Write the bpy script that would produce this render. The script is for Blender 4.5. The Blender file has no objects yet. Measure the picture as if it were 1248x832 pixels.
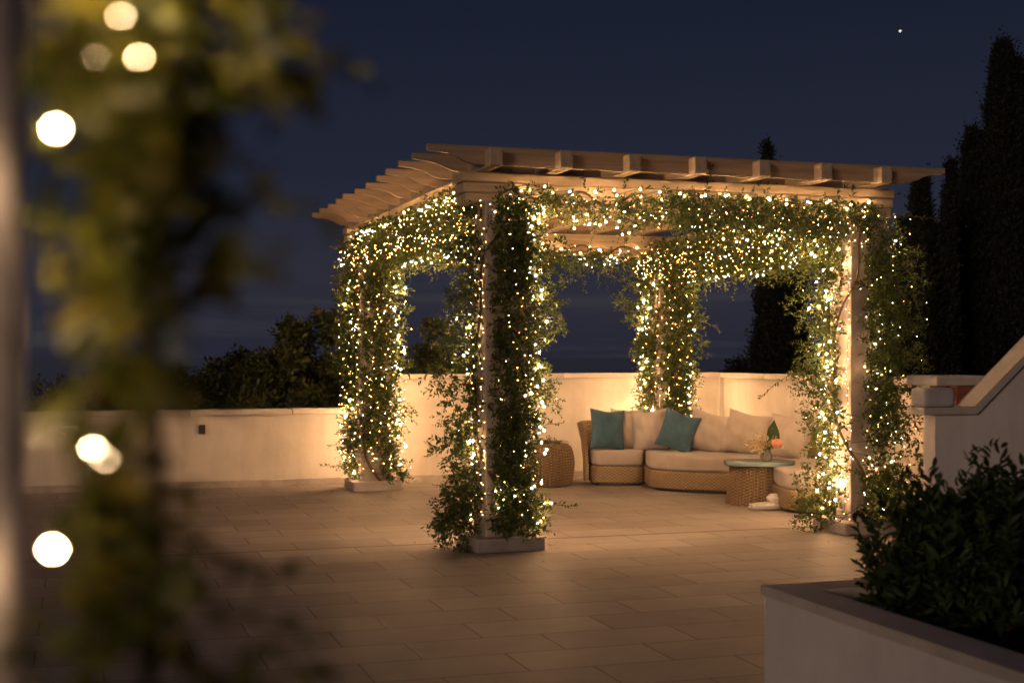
import bpy, bmesh, math, random
import numpy as np
from mathutils import Vector, Matrix

random.seed(7)
RNG = np.random.default_rng(11)
S = bpy.context.scene
COL = S.collection
PI = math.pi
TH = math.radians(17.8)                       # the terrace grid is turned by this angle
U = np.array([math.cos(TH), math.sin(TH), 0.0])
V = np.array([-math.sin(TH), math.cos(TH), 0.0])
Z = np.array([0.0, 0.0, 1.0])
FPX, HZ = 1650.0, 430.0
CAM_H = 1.65


def at(px, py, Y):
    """world point at depth Y (metres) for a photo pixel: only used to work out where things stand"""
    return Vector(((px - 624) / FPX * Y, Y, CAM_H - (py - HZ) / FPX * Y))


# ------------------------------------------------------------------ materials
def mat(name):
    m = bpy.data.materials.new(name)
    m.use_nodes = True
    nt = m.node_tree
    b = nt.nodes['Principled BSDF']
    return m, nt, b


def N(nt, kind, **kw):
    n = nt.nodes.new(kind)
    for k, v in kw.items():
        if k in n.inputs:
            n.inputs[k].default_value = v
        else:
            setattr(n, k, v)
    return n


def ramp(nt, fac, stops):
    r = nt.nodes.new('ShaderNodeValToRGB')
    el = r.color_ramp.elements
    while len(el) < len(stops):
        el.new(0.5)
    for e, (p, c) in zip(el, stops):
        e.position = p
        e.color = (*c, 1)
    nt.links.new(fac, r.inputs['Fac'])
    return r.outputs['Color']


def bump(nt, b, height, strength=0.3, dist=0.01):
    n = N(nt, 'ShaderNodeBump', Strength=strength, Distance=dist)
    nt.links.new(height, n.inputs['Height'])
    nt.links.new(n.outputs['Normal'], b.inputs['Normal'])


def coords(nt, kind='Object', scale=(1, 1, 1)):
    tc = nt.nodes.new('ShaderNodeTexCoord')
    mp = N(nt, 'ShaderNodeMapping', Scale=scale)
    nt.links.new(tc.outputs[kind], mp.inputs['Vector'])
    return mp.outputs['Vector']


def noise(nt, vec, scale, detail=4, rough=0.6):
    n = N(nt, 'ShaderNodeTexNoise', Scale=scale, Detail=detail, Roughness=rough)
    nt.links.new(vec, n.inputs['Vector'])
    return n.outputs['Fac']


def plaster(name, c0, c1, rough=0.85, scale=1.6):
    m, nt, b = mat(name)
    v = coords(nt)
    f = noise(nt, v, scale, 6, 0.62)
    base = ramp(nt, f, [(0.32, c0), (0.68, c1)])
    sv = coords(nt, 'Object', (5.5, 5.5, 0.55))
    streak = ramp(nt, noise(nt, sv, 1.0, 5, 0.65), [(0.30, (0.80, 0.775, 0.74)), (0.55, (1, 1, 1))])
    mx = N(nt, 'ShaderNodeMix', data_type='RGBA', blend_type='MULTIPLY')
    mx.inputs['Factor'].default_value = 0.42
    nt.links.new(base, mx.inputs[6])
    nt.links.new(streak, mx.inputs[7])
    nt.links.new(mx.outputs[2], b.inputs['Base Color'])
    b.inputs['Roughness'].default_value = rough
    f2 = noise(nt, v, 28, 5, 0.7)
    bump(nt, b, f2, 0.35, 0.012)
    return m


def timber(name, c0, c1, axis=0):
    m, nt, b = mat(name)
    sc = [22, 22, 22]
    sc[axis] = 1.1
    v = coords(nt, 'Object', tuple(sc))
    f = noise(nt, v, 1.0, 6, 0.65)
    nt.links.new(ramp(nt, f, [(0.28, c0), (0.7, c1)]), b.inputs['Base Color'])
    b.inputs['Roughness'].default_value = 0.7
    bump(nt, b, f, 0.4, 0.006)
    return m


def leafmat(name, c0, c1, c2, scale=9.0, trans=0.3, rough=0.45):
    m, nt, b = mat(name)
    v = coords(nt)
    wn = N(nt, 'ShaderNodeTexNoise', Scale=scale, Detail=2.0, Roughness=0.8)
    nt.links.new(v, wn.inputs['Vector'])
    c = ramp(nt, wn.outputs['Fac'], [(0.32, c0), (0.52, c1), (0.72, c2)])
    nt.links.new(c, b.inputs['Base Color'])
    b.inputs['Roughness'].default_value = rough
    t = N(nt, 'ShaderNodeBsdfTranslucent')
    nt.links.new(c, t.inputs['Color'])
    mx = N(nt, 'ShaderNodeMixShader', Fac=trans)
    nt.links.new(b.outputs[0], mx.inputs[1])
    nt.links.new(t.outputs[0], mx.inputs[2])
    out = nt.nodes['Material Output']
    nt.links.new(mx.outputs[0], out.inputs['Surface'])
    return m


def emit(name, col, strength):
    m, nt, b = mat(name)
    b.inputs['Base Color'].default_value = (0.9, 0.8, 0.6, 1)
    b.inputs['Emission Color'].default_value = (*col, 1)
    b.inputs['Emission Strength'].default_value = strength
    return m


def plain(name, c, rough=0.6, metal=0.0):
    m, nt, b = mat(name)
    v = coords(nt)
    f = noise(nt, v, 14, 4)
    d = tuple(min(1, x * 1.18) for x in c)
    e = tuple(x * 0.82 for x in c)
    nt.links.new(ramp(nt, f, [(0.3, e), (0.7, d)]), b.inputs['Base Color'])
    b.inputs['Roughness'].default_value = rough
    b.inputs['Metallic'].default_value = metal
    return m


def fabric(name, c0, c1):
    m, nt, b = mat(name)
    v = coords(nt)
    f = noise(nt, v, 6, 5)
    nt.links.new(ramp(nt, f, [(0.3, c0), (0.7, c1)]), b.inputs['Base Color'])
    b.inputs['Roughness'].default_value = 0.95
    b.inputs['Sheen Weight'].default_value = 0.15
    w = noise(nt, v, 140, 2)
    bump(nt, b, w, 0.25, 0.003)
    return m


def rattan(name, c0, c1, rows=27.0, ang=15.0):
    """woven cane: rows in height against strands round the body"""
    m, nt, b = mat(name)
    v = coords(nt)
    sep = N(nt, 'ShaderNodeSeparateXYZ')
    nt.links.new(v, sep.inputs[0])
    def mth(op, a, b2=None):
        n = N(nt, 'ShaderNodeMath', operation=op)
        for i, x in enumerate((a, b2)):
            if x is None:
                continue
            if isinstance(x, (int, float)):
                n.inputs[i].default_value = x
            else:
                nt.links.new(x, n.inputs[i])
        return n.outputs[0]
    zz = mth('MULTIPLY', sep.outputs['Z'], rows)
    xy = mth('MULTIPLY', mth('SUBTRACT', sep.outputs['X'], mth('MULTIPLY', sep.outputs['Y'], 0.8)), ang)
    a = mth('SINE', mth('MULTIPLY', zz, 2 * PI))
    c = mth('SINE', mth('MULTIPLY', xy, 2 * PI))
    f = mth('ADD', mth('MULTIPLY', mth('MULTIPLY', a, c), 0.25), 0.5)
    f = mth('ADD', mth('MULTIPLY', f, 0.7), mth('MULTIPLY', noise(nt, v, 30, 3), 0.35))
    nt.links.new(ramp(nt, f, [(0.25, c0), (0.75, c1)]), b.inputs['Base Color'])
    b.inputs['Roughness'].default_value = 0.55
    bump(nt, b, f, 0.8, 0.012)
    return m


def pavers():
    m, nt, b = mat('pale stone pavers')
    v = coords(nt)
    br = N(nt, 'ShaderNodeTexBrick', offset=0.43, offset_frequency=2, squash=1.0)
    br.inputs['Color1'].default_value = (0.45, 0.40, 0.365, 1)
    br.inputs['Color2'].default_value = (0.345, 0.305, 0.275, 1)
    br.inputs['Mortar'].default_value = (0.15, 0.12, 0.10, 1)
    br.inputs['Scale'].default_value = 1.0
    br.inputs['Mortar Size'].default_value = 0.006
    br.inputs['Mortar Smooth'].default_value = 0.25
    br.inputs['Bias'].default_value = 0.1
    br.inputs['Brick Width'].default_value = 0.82
    br.inputs['Row Height'].default_value = 0.43
    # slight waviness so the joints are not ruled lines
    wob = N(nt, 'ShaderNodeTexNoise', Scale=1.7, Detail=3.0)
    nt.links.new(v, wob.inputs['Vector'])
    add = N(nt, 'ShaderNodeVectorMath', operation='MULTIPLY_ADD')
    add.inputs[1].default_value = (0.02, 0.02, 0)
    nt.links.new(wob.outputs['Color'], add.inputs[0])
    nt.links.new(v, add.inputs[2])
    nt.links.new(add.outputs[0], br.inputs['Vector'])
    st = noise(nt, v, 0.9, 7, 0.66)
    st2 = noise(nt, v, 9.0, 6, 0.7)
    mx = N(nt, 'ShaderNodeMix', data_type='RGBA', blend_type='MULTIPLY')
    mx.inputs['Factor'].default_value = 0.75
    nt.links.new(br.outputs['Color'], mx.inputs[6])
    nt.links.new(ramp(nt, st, [(0.3, (0.62, 0.6, 0.58)), (0.7, (1, 1, 1))]), mx.inputs[7])
    mx2 = N(nt, 'ShaderNodeMix', data_type='RGBA', blend_type='MULTIPLY')
    mx2.inputs['Factor'].default_value = 0.55
    nt.links.new(mx.outputs[2], mx2.inputs[6])
    nt.links.new(ramp(nt, st2, [(0.3, (0.65, 0.63, 0.62)), (0.62, (1, 1, 1))]), mx2.inputs[7])
    nt.links.new(mx2.outputs[2], b.inputs['Base Color'])
    rr = ramp(nt, st2, [(0.3, (0.4,) * 3), (0.7, (0.7,) * 3)])
    nt.links.new(rr, b.inputs['Roughness'])
    hm = N(nt, 'ShaderNodeMath', operation='MULTIPLY_ADD')
    hm.inputs[1].default_value = -1.0
    nt.links.new(br.outputs['Fac'], hm.inputs[0])
    sc = N(nt, 'ShaderNodeMath', operation='MULTIPLY')
    sc.inputs[1].default_value = 0.35
    nt.links.new(st2, sc.inputs[0])
    nt.links.new(sc.outputs[0], hm.inputs[2])
    bump(nt, b, hm.outputs[0], 0.5, 0.008)
    return m


BULB_L = 24.0
M = dict(
    wall=plaster('cream wall plaster', (0.60, 0.54, 0.46), (0.74, 0.68, 0.59)),
    coping=plaster('coping stone', (0.52, 0.46, 0.39), (0.66, 0.6, 0.52), scale=4),
    planter=plaster('white planter render', (0.72, 0.67, 0.62), (0.84, 0.79, 0.73), scale=2.2),
    plinth=plaster('plinth stone', (0.36, 0.31, 0.27), (0.52, 0.46, 0.41), scale=5),
    pillar=plaster('pillar limewash', (0.36, 0.31, 0.26), (0.54, 0.48, 0.41), scale=5),
    white=plaster('white stone', (0.46, 0.455, 0.45), (0.6, 0.595, 0.59), scale=3),
    beam_u=timber('bleached timber along', (0.46, 0.345, 0.21), (0.70, 0.56, 0.38), 0),
    beam_v=timber('bleached timber across', (0.46, 0.345, 0.21), (0.70, 0.56, 0.38), 1),
    rafter=timber('weathered rafter timber', (0.34, 0.235, 0.145), (0.54, 0.40, 0.255), 0),
    vine=leafmat('climber leaves', (0.045, 0.075, 0.017), (0.10, 0.145, 0.032), (0.21, 0.225, 0.055), 12),
    near=leafmat('near climber leaves', (0.045, 0.068, 0.01), (0.14, 0.15, 0.02), (0.32, 0.25, 0.03), 16, 0.5),
    shrub=leafmat('shrub leaves', (0.018, 0.035, 0.010), (0.035, 0.065, 0.018), (0.06, 0.10, 0.03), 10, 0.2, 0.62),
    tree=leafmat('tree leaves', (0.03, 0.045, 0.010), (0.085, 0.10, 0.024), (0.18, 0.17, 0.04), 1.6, 0.2),
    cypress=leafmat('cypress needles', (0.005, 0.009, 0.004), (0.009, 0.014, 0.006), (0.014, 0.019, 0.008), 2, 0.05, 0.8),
    bark=plain('bark', (0.14, 0.10, 0.065), 0.9),
    bark_near=plain('dark young bark', (0.045, 0.04, 0.018), 0.9),
    wire=plain('dark green wire', (0.02, 0.03, 0.015), 0.6),
    bulb=emit('warm fairy bulb', (1.0, 0.52, 0.21), BULB_L),
    bulb_y=emit('golden fairy bulb', (1.0, 0.50, 0.165), BULB_L * 1.6),
    bulb_fill=emit('bright fill bulb', (1.0, 0.545, 0.25), 400.0),
    bulb_n=emit('near fairy bulb', (1.0, 0.64, 0.34), 300.0),
    cream=fabric('cream cushion fabric', (0.47, 0.41, 0.35), (0.56, 0.49, 0.42)),
    seat=fabric('beige seat fabric', (0.39, 0.335, 0.29), (0.46, 0.40, 0.345)),
    teal=fabric('teal cushion fabric', (0.042, 0.10, 0.145), (0.066, 0.145, 0.20)),
    rattan=rattan('honey rattan weave', (0.13, 0.088, 0.046), (0.35, 0.25, 0.145)),
    pouf=rattan('pouf cane', (0.07, 0.042, 0.02), (0.36, 0.25, 0.14), 30, 9),
    foot=plain('dark plastic foot', (0.03, 0.025, 0.02), 0.5),
    soil=plain('dark soil', (0.035, 0.025, 0.018), 0.95),
    metal=plain('grey painted metal', (0.58, 0.52, 0.50), 0.42, 0.2),
    darkbox=plain('dark box', (0.05, 0.045, 0.04), 0.5),
    brick=plain('dark red brick', (0.20, 0.055, 0.03), 0.85),
    ground=plain('dark hillside', (0.02, 0.022, 0.012), 0.95),
    rose=plain('peach petals', (0.82, 0.36, 0.22), 0.7),
    straw=plain('dried grass', (0.70, 0.55, 0.32), 0.8),
    cloth=fabric('pale linen', (0.6, 0.55, 0.5), (0.72, 0.67, 0.62)),
    floor=pavers(),
)
# brick courses for the pier
m, nt, b = mat('brick courses')
br = N(nt, 'ShaderNodeTexBrick')
for k, v in dict(Color1=(0.22, 0.06, 0.03, 1), Color2=(0.15, 0.045, 0.025, 1), Mortar=(0.12, 0.09, 0.07, 1)).items():
    br.inputs[k].default_value = v
br.inputs['Scale'].default_value = 1
br.inputs['Brick Width'].default_value = 0.22
br.inputs['Row Height'].default_value = 0.065
br.inputs['Mortar Size'].default_value = 0.008
mp = N(nt, 'ShaderNodeMapping', Rotation=(PI / 2, 0, 0))
tc = nt.nodes.new('ShaderNodeTexCoord')
nt.links.new(tc.outputs['Object'], mp.inputs['Vector'])
nt.links.new(mp.outputs[0], br.inputs['Vector'])
nt.links.new(br.outputs['Color'], b.inputs['Base Color'])
b.inputs['Roughness'].default_value = 0.85
M['brick'] = m
# glass
m, nt, b = mat('sea green glass')
b.inputs['Base Color'].default_value = (0.55, 0.74, 0.76, 1)
b.inputs['Roughness'].default_value = 0.12
b.inputs['Transmission Weight'].default_value = 0.55
b.inputs['IOR'].default_value = 1.45
M['glass'] = m
m, nt, b = mat('clear vase glass')
b.inputs['Base Color'].default_value = (0.85, 0.75, 0.62, 1)
b.inputs['Roughness'].default_value = 0.1
b.inputs['Transmission Weight'].default_value = 0.7
M['vase'] = m
# sea
m, nt, b = mat('night sea')
b.inputs['Base Color'].default_value = (0.01, 0.013, 0.025, 1)
b.inputs['Roughness'].default_value = 0.12
v = coords(nt)
bump(nt, b, noise(nt, v, 0.15, 4), 0.08, 0.3)
M['sea'] = m


# ------------------------------------------------------------------ mesh helpers
def mesh_obj(name, verts, faces, material, parent=None, smooth=False):
    me = bpy.data.meshes.new(name)
    me.from_pydata([tuple(map(float, v)) for v in verts], [], faces)
    me.update()
    if material:
        me.materials.append(material)
    if smooth:
        me.polygons.foreach_set('use_smooth', [True] * len(me.polygons))
    o = bpy.data.objects.new(name, me)
    COL.objects.link(o)
    if parent:
        o.parent = parent
    return o


def bm_obj(name, bm, material, parent=None, smooth=False):
    bmesh.ops.recalc_face_normals(bm, faces=bm.faces)
    me = bpy.data.meshes.new(name)
    bm.to_mesh(me)
    bm.free()
    me.materials.append(material)
    if smooth:
        me.polygons.foreach_set('use_smooth', [True] * len(me.polygons))
    o = bpy.data.objects.new(name, me)
    COL.objects.link(o)
    if parent:
        o.parent = parent
    return o


def tag(o, label=None, cat=None, group=None, kind=None):
    if label:
        o['label'] = label
    if cat:
        o['category'] = cat
    if group:
        o['group'] = group
    if kind:
        o['kind'] = kind
    return o


def empty(name, loc, rz=0.0):
    o = bpy.data.objects.new(name, None)
    o.empty_display_size = 0.2
    o.location = loc
    o.rotation_euler = (0, 0, rz)
    COL.objects.link(o)
    return o


def box_bm(x0, x1, y0, y1, z0, z1, bev=0.0, seg=2):
    bm = bmesh.new()
    bmesh.ops.create_cube(bm, size=1)
    for v in bm.verts:
        v.co = ((x0 + x1) / 2 + v.co.x * (x1 - x0), (y0 + y1) / 2 + v.co.y * (y1 - y0), (z0 + z1) / 2 + v.co.z * (z1 - z0))
    if bev:
        bmesh.ops.bevel(bm, geom=list(bm.edges), offset=bev, segments=seg, affect='EDGES', profile=0.6)
    return bm


def box(name, x0, x1, y0, y1, z0, z1, material, parent=None, bev=0.008):
    return bm_obj(name, box_bm(x0, x1, y0, y1, z0, z1, bev), material, parent)


def prism_bm(poly, z0, z1, bev=0.0, seg=3):
    """upright prism over a plan polygon"""
    bm = bmesh.new()
    lo = [bm.verts.new((p[0], p[1], z0)) for p in poly]
    hi = [bm.verts.new((p[0], p[1], z1)) for p in poly]
    n = len(poly)
    top = bm.faces.new(hi)
    bot = bm.faces.new(lo[::-1])
    for i in range(n):
        bm.faces.new((lo[i], lo[(i + 1) % n], hi[(i + 1) % n], hi[i]))
    if bev:
        ed = list(top.edges) + list(bot.edges)
        bmesh.ops.bevel(bm, geom=ed, offset=bev, segments=seg, affect='EDGES', profile=0.5)
    return bm


def profile_bm(prof, y0, y1, bev=0.0):
    """side profile in x-z, thick along y"""
    bm = bmesh.new()
    a = [bm.verts.new((p[0], y0, p[1])) for p in prof]
    c = [bm.verts.new((p[0], y1, p[1])) for p in prof]
    n = len(prof)
    bm.faces.new(a)
    bm.faces.new(c[::-1])
    for i in range(n):
        bm.faces.new((a[i], c[i], c[(i + 1) % n], a[(i + 1) % n]))
    if bev:
        bmesh.ops.bevel(bm, geom=list(bm.edges), offset=bev, segments=1, affect='EDGES')
    return bm


def crom(pts, n=8, closed=False):
    P = [np.array(p, float) for p in pts]
    out = []
    m = len(P)
    rng = range(m) if closed else range(m - 1)
    for i in rng:
        if closed:
            p0, p1, p2, p3 = P[(i - 1) % m], P[i], P[(i + 1) % m], P[(i + 2) % m]
        else:
            p0, p1, p2, p3 = P[max(i - 1, 0)], P[i], P[i + 1], P[min(i + 2, m - 1)]
        for k in range(n):
            t = k / n
            out.append(0.5 * (2 * p1 + (p2 - p0) * t + (2 * p0 - 5 * p1 + 4 * p2 - p3) * t * t + (3 * p1 - p0 - 3 * p2 + p3) * t ** 3))
    if not closed:
        out.append(P[-1])
    return out


def tube_data(pts, radii, sides=6):
    P = np.array(pts, float)
    n = len(P)
    if np.isscalar(radii):
        radii = [radii] * n
    T = np.gradient(P, axis=0)
    T /= np.linalg.norm(T, axis=1)[:, None] + 1e-9
    ref = np.array([0.31, 0.83, 0.47])
    verts, faces = [], []
    for i in range(n):
        a = np.cross(T[i], ref)
        a /= np.linalg.norm(a) + 1e-9
        c = np.cross(T[i], a)
        for k in range(sides):
            th = 2 * PI * k / sides
            verts.append(P[i] + radii[i] * (math.cos(th) * a + math.sin(th) * c))
    for i in range(n - 1):
        for k in range(sides):
            k2 = (k + 1) % sides
            faces.append((i * sides + k, i * sides + k2, (i + 1) * sides + k2, (i + 1) * sides + k))
    faces.append(tuple(range(sides))[::-1])
    faces.append(tuple((n - 1) * sides + k for k in range(sides)))
    return verts, faces


def tube(name, pts, radii, material, parent=None, sides=6):
    v, f = tube_data(pts, radii, sides)
    return mesh_obj(name, v, f, material, parent, True)


def tubes(name, list_pts, radius, material, parent=None, sides=4):
    V_, F_ = [], []
    for pts in list_pts:
        v, f = tube_data(pts, radius if np.isscalar(radius) else np.linspace(radius[0], radius[1], len(pts)), sides)
        off = len(V_)
        V_ += v
        F_ += [tuple(i + off for i in q) for q in f]
    return mesh_obj(name, V_, F_, material, parent, True)


def lathe_bm(prof, n=48, rib=None):
    """profile [(r, z)] turned round z; rib(angle_index, n) scales the radius"""
    bm = bmesh.new()
    rings = []
    for r, z in prof:
        ring = []
        for k in range(n):
            a = 2 * PI * k / n
            rr = r * (rib(k) if rib else 1)
            ring.append(bm.verts.new((rr * math.cos(a), rr * math.sin(a), z)))
        rings.append(ring)
    for i in range(len(rings) - 1):
        for k in range(n):
            k2 = (k + 1) % n
            bm.faces.new((rings[i][k], rings[i][k2], rings[i + 1][k2], rings[i + 1][k]))
    bm.faces.new(rings[0][::-1])
    bm.faces.new(rings[-1])
    return bm


def unit(a):
    return a / (np.linalg.norm(a, axis=-1, keepdims=True) + 1e-9)


def leaf_obj(name, P, D, Nn, L, W, material, parent=None, fold=0.25, round_=False):
    """many leaf blades: two faces each side of a folded midrib (more when round_)"""
    P, D, Nn = np.asarray(P), unit(np.asarray(D)), np.asarray(Nn)
    S_ = unit(np.cross(D, Nn))
    Nn = np.cross(S_, D)
    L = np.asarray(L)[:, None]
    W = np.asarray(W)[:, None]
    n = len(P)
    if not round_:
        b = P
        t = P + D * L
        l = P + D * L * 0.45 + S_ * W * 0.5 + Nn * W * fold
        r = P + D * L * 0.45 - S_ * W * 0.5 + Nn * W * fold
        verts = np.stack([b, l, t, r], 1).reshape(-1, 3)
        idx = np.array([[0, 2, 1], [0, 3, 2]])
        k = 4
    else:
        b = P
        m1 = P + D * L * 0.5 - Nn * L * 0.04
        t = P + D * L - Nn * L * 0.16
        l1 = P + D * L * 0.28 + S_ * W * 0.42 + Nn * W * fold
        l2 = P + D * L * 0.66 + S_ * W * 0.44 + Nn * W * fold - Nn * L * 0.05
        r1 = P + D * L * 0.28 - S_ * W * 0.42 + Nn * W * fold
        r2 = P + D * L * 0.66 - S_ * W * 0.44 + Nn * W * fold - Nn * L * 0.05
        verts = np.stack([b, m1, t, l1, l2, r1, r2], 1).reshape(-1, 3)
        idx = np.array([[0, 1, 3], [3, 1, 4], [4, 1, 2], [0, 5, 1], [5, 6, 1], [6, 2, 1]])
        k = 7
    faces = (np.arange(n)[:, None, None] * k + idx[None]).reshape(-1, 3)
    me = bpy.data.meshes.new(name)
    me.vertices.add(len(verts))
    me.vertices.foreach_set('co', verts.ravel())
    me.loops.add(faces.size)
    me.loops.foreach_set('vertex_index', faces.ravel().astype(np.int32))
    me.polygons.add(len(faces))
    me.polygons.foreach_set('loop_start', np.arange(0, faces.size, 3, dtype=np.int32))
    me.polygons.foreach_set('loop_total', np.full(len(faces), 3, dtype=np.int32))
    if round_:
        me.polygons.foreach_set('use_smooth', np.ones(len(faces), dtype=bool))
    me.update(calc_edges=True)
    me.materials.append(material)
    o = bpy.data.objects.new(name, me)
    COL.objects.link(o)
    if parent:
        o.parent = parent
    return o


def rand_unit(n):
    return unit(RNG.normal(size=(n, 3)))


def sprigs(P, D, L, n, leaf, droop=0.25, aspect=0.42, spread=0.85):
    """leaf blades along many little twigs; returns the leaf arrays and the twig lines"""
    P, D = np.asarray(P, float), unit(np.asarray(D, float))
    m = len(P)
    L = np.broadcast_to(np.asarray(L, float), (m,))
    t = (np.arange(n) + 0.6) / n
    t = t[None, :, None] + RNG.uniform(-0.3, 0.3, (m, n, 1)) / n
    LL = L[:, None, None]
    dro = np.broadcast_to(np.asarray(droop, float), (m,))[:, None, None]
    pos = P[:, None, :] + D[:, None, :] * LL * t - Z * dro * LL * t * t
    tan = unit(D[:, None, :] - Z * 2 * dro * t)
    side = np.cross(tan, RNG.normal(size=(m, n, 3)))
    side = unit(side)
    d = unit(tan * 0.6 + side * spread)
    nn = unit(np.cross(d, RNG.normal(size=(m, n, 3))) + Z * 0.7)
    sz = leaf * RNG.uniform(0.65, 1.25, (m, n)) * (1.05 - 0.35 * t[..., 0])
    lines = []
    for i in range(m):
        tt = np.array([0, .34, .67, 1.0])[:, None]
        lines.append(P[i] + D[i] * L[i] * tt - Z * dro[i, 0, 0] * L[i] * tt * tt)
    return pos.reshape(-1, 3), d.reshape(-1, 3), nn.reshape(-1, 3), sz.ravel(), sz.ravel() * aspect, lines


def cat_leaves(*sets):
    return tuple(np.concatenate([s[i] for s in sets]) for i in range(5))


# ------------------------------------------------------------------ terrace, ground, sea
A0 = np.array([-4.85, 16.2, 0])              # a point at the foot of the long wall
def wall_pt(t):                               # along the long wall
    return A0 + U * t
CORNER = wall_pt(8.14)

floor = mesh_obj('terrace_floor', [(-14, -14, 0), (9.5, -14, 0), (9.5, 8.0, 0), (-14, 8.0, 0)], [(0, 1, 2, 3)], M['floor'])
FL = np.array([-0.098, 11.5, 0.0])
floor.location = FL
floor.rotation_euler = (0, 0, TH)
tag(floor, kind='structure')
# the floor reaches the wall line: local v of the wall foot
def to_local(p):
    d = np.asarray(p) - FL
    return np.array([d @ U, d @ V, d[2]])
vw = to_local(A0)[1]
for v in floor.data.vertices:
    if v.co.y > 0:
        v.co.y = vw + 0.3
# the dark movement joint across the paving by the front pillars
j = mesh_obj('paving_joint', [(-14, 0.345, 0), (9.5, 0.345, 0), (9.5, 0.375, 0), (-14, 0.375, 0)], [(0, 1, 2, 3)], M['foot'])
j.location = FL + Z * 0.004
j.rotation_euler = (0, 0, TH)
tag(j, kind='structure')

g = mesh_obj('ground', [(-70, -40, 0), (70, -40, 0), (70, 62, 0), (-70, 62, 0)], [(0, 1, 2, 3)], M['ground'])
g.location = (0, 0, -3.0)
tag(g, kind='structure')
sea = mesh_obj('sea', [(-9000, -9000, 0), (9000, -9000, 0), (9000, 9000, 0), (-9000, 9000, 0)], [(0, 1, 2, 3)], M['sea'])
sea.location = (0, 0, -30)
tag(sea, kind='structure')


def wall(name, p0, length, ang, h, label, thick=0.24, cap=0.07, base_h=0.0):
    r = empty(name, tuple(p0), ang)
    box('wall_body', 0, length, 0, thick, -3.0, h - cap, M['wall'], r, 0.004)
    bm = bmesh.new()
    k_ = max(1, round(length / 1.25))
    for i in range(k_):
        x0, x1 = -0.01 + (length + .02) * i / k_, -0.01 + (length + .02) * (i + 1) / k_
        b2 = box_bm(x0 + 0.003, x1 - 0.003, -0.045, thick + 0.045, h - cap, h + random.uniform(-.003, .003), 0.012)
        me = bpy.data.meshes.new('t')
        b2.to_mesh(me)
        b2.free()
        bm.from_mesh(me)
        bpy.data.meshes.remove(me)
    c = bm_obj('coping', bm, M['coping'], r)
    if base_h:
        box('skirting', 0.0, length, -0.03, -0.002, -0.02, base_h, M['plinth'], r, 0.006)
    tag(r, label, 'wall')
    return r


wall('low_garden_wall', wall_pt(-9), 9 + 3.45, TH, 0.955,
     'low cream plastered wall at the left, below the dark leafy trees', base_h=0.085)
wall('high_garden_wall', wall_pt(3.45) + V * 0.0, 8.14 - 3.45, TH, 1.38,
     'tall cream plastered wall behind the sofa and the rear pillars', base_h=0.085)
# side wall turns toward the viewer at the corner
sw = wall('side_garden_wall', CORNER + U * 0.0 - V * 0.0 , 9.0, TH - PI / 2, 1.38,
          'cream plastered side wall behind the front right pillar', base_h=0.085)
box('corner_pilaster', -0.10, 0.06, -0.07, 0.2, 0, 1.31, M['wall'], sw, 0.01)

# small dark box on the low wall
p = wall_pt(0.95)
bx = empty('wall_socket_box', tuple(wall_pt(1.115) + Z * 0.72), TH)
box('case', -0.038, 0.038, -0.05, 0.0, -0.055, 0.055, M['darkbox'], bx, 0.008)
box('cover_flap', -0.03, 0.03, -0.058, -0.048, -0.025, 0.047, M['foot'], bx, 0.003)
tag(bx, 'small dark outdoor socket box on the low cream wall', 'socket box')

# ------------------------------------------------------------------ pergola
PG = empty('pergola', tuple(FL), TH)
tag(PG, 'bleached timber pergola on four square pillars wrapped in climbers and fairy lights', 'pergola')
LW = 3.47                                     # front pillar spacing
BL = np.array([-1.69, 16.45, 0])
BR = np.array([2.03, 17.72, 0])
FR = FL + U * LW
PIL = {k: to_local(p) for k, p in dict(FL=FL, FR=FR, BL=BL, BR=BR).items()}
HB = 2.90                                     # underside of the main beams
hw = 0.185
for k, (u, v, _) in PIL.items():
    pl = box('pillar', u - hw, u + hw, v - hw, v + hw, 0.115, HB + 0.02, M['pillar'], PG, 0.012)
    box('plinth', u - 0.30, u + 0.30, v - 0.30, v + 0.30, 0.0, 0.118, M['plinth'], pl, 0.02)

def beam_uv(p, q, z0, z1, w, e0, e1, material, name='main_beam'):
    """beam of three stacked boards from p to q with end overhangs"""
    p, q = np.array(p[:2]), np.array(q[:2])
    d = q - p
    ln = np.linalg.norm(d)
    ang = math.atan2(d[1], d[0])
    bm = bmesh.new()
    n = 3
    hh = (z1 - z0) / n
    for i in range(n):
        ins = [0.03, 0.012, 0.0][i]
        b2 = box_bm(-e0 + ins, ln + e1 - ins, -w / 2 + ins * 0.35, w / 2 - ins * 0.35, z0 + i * hh, z0 + (i + 1) * hh - 0.006, 0.014)
        me = bpy.data.meshes.new('t')
        b2.to_mesh(me)
        b2.free()
        bm.from_mesh(me)
        bpy.data.meshes.remove(me)
    b2 = box_bm(-e0 + 0.05, ln + e1 - 0.05, -w / 2 + 0.03, w / 2 - 0.03, z0 + 0.01, z1 - 0.02)
    me = bpy.data.meshes.new('t')
    b2.to_mesh(me)
    b2.free()
    bm.from_mesh(me)
    bpy.data.meshes.remove(me)
    o = bm_obj(name, bm, material, PG)
    o.location = (p[0], p[1], 0)
    o.rotation_euler = (0, 0, ang)
    return o

beam_uv(PIL['FL'], PIL['FR'], HB, 3.165, 0.30, 0.38, 0.30, M['beam_u'])
beam_uv(PIL['BL'], PIL['BR'], HB, 3.165, 0.26, 0.35, 0.30, M['beam_u'])
beam_uv(PIL['FL'], PIL['BL'], HB - 0.03, 3.12, 0.22, -0.16, -0.14, M['beam_u'])
beam_uv(PIL['FR'], PIL['BR'], HB - 0.03, 3.12, 0.22, -0.16, -0.14, M['beam_u'])
VB = PIL['BL'][1]
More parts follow.
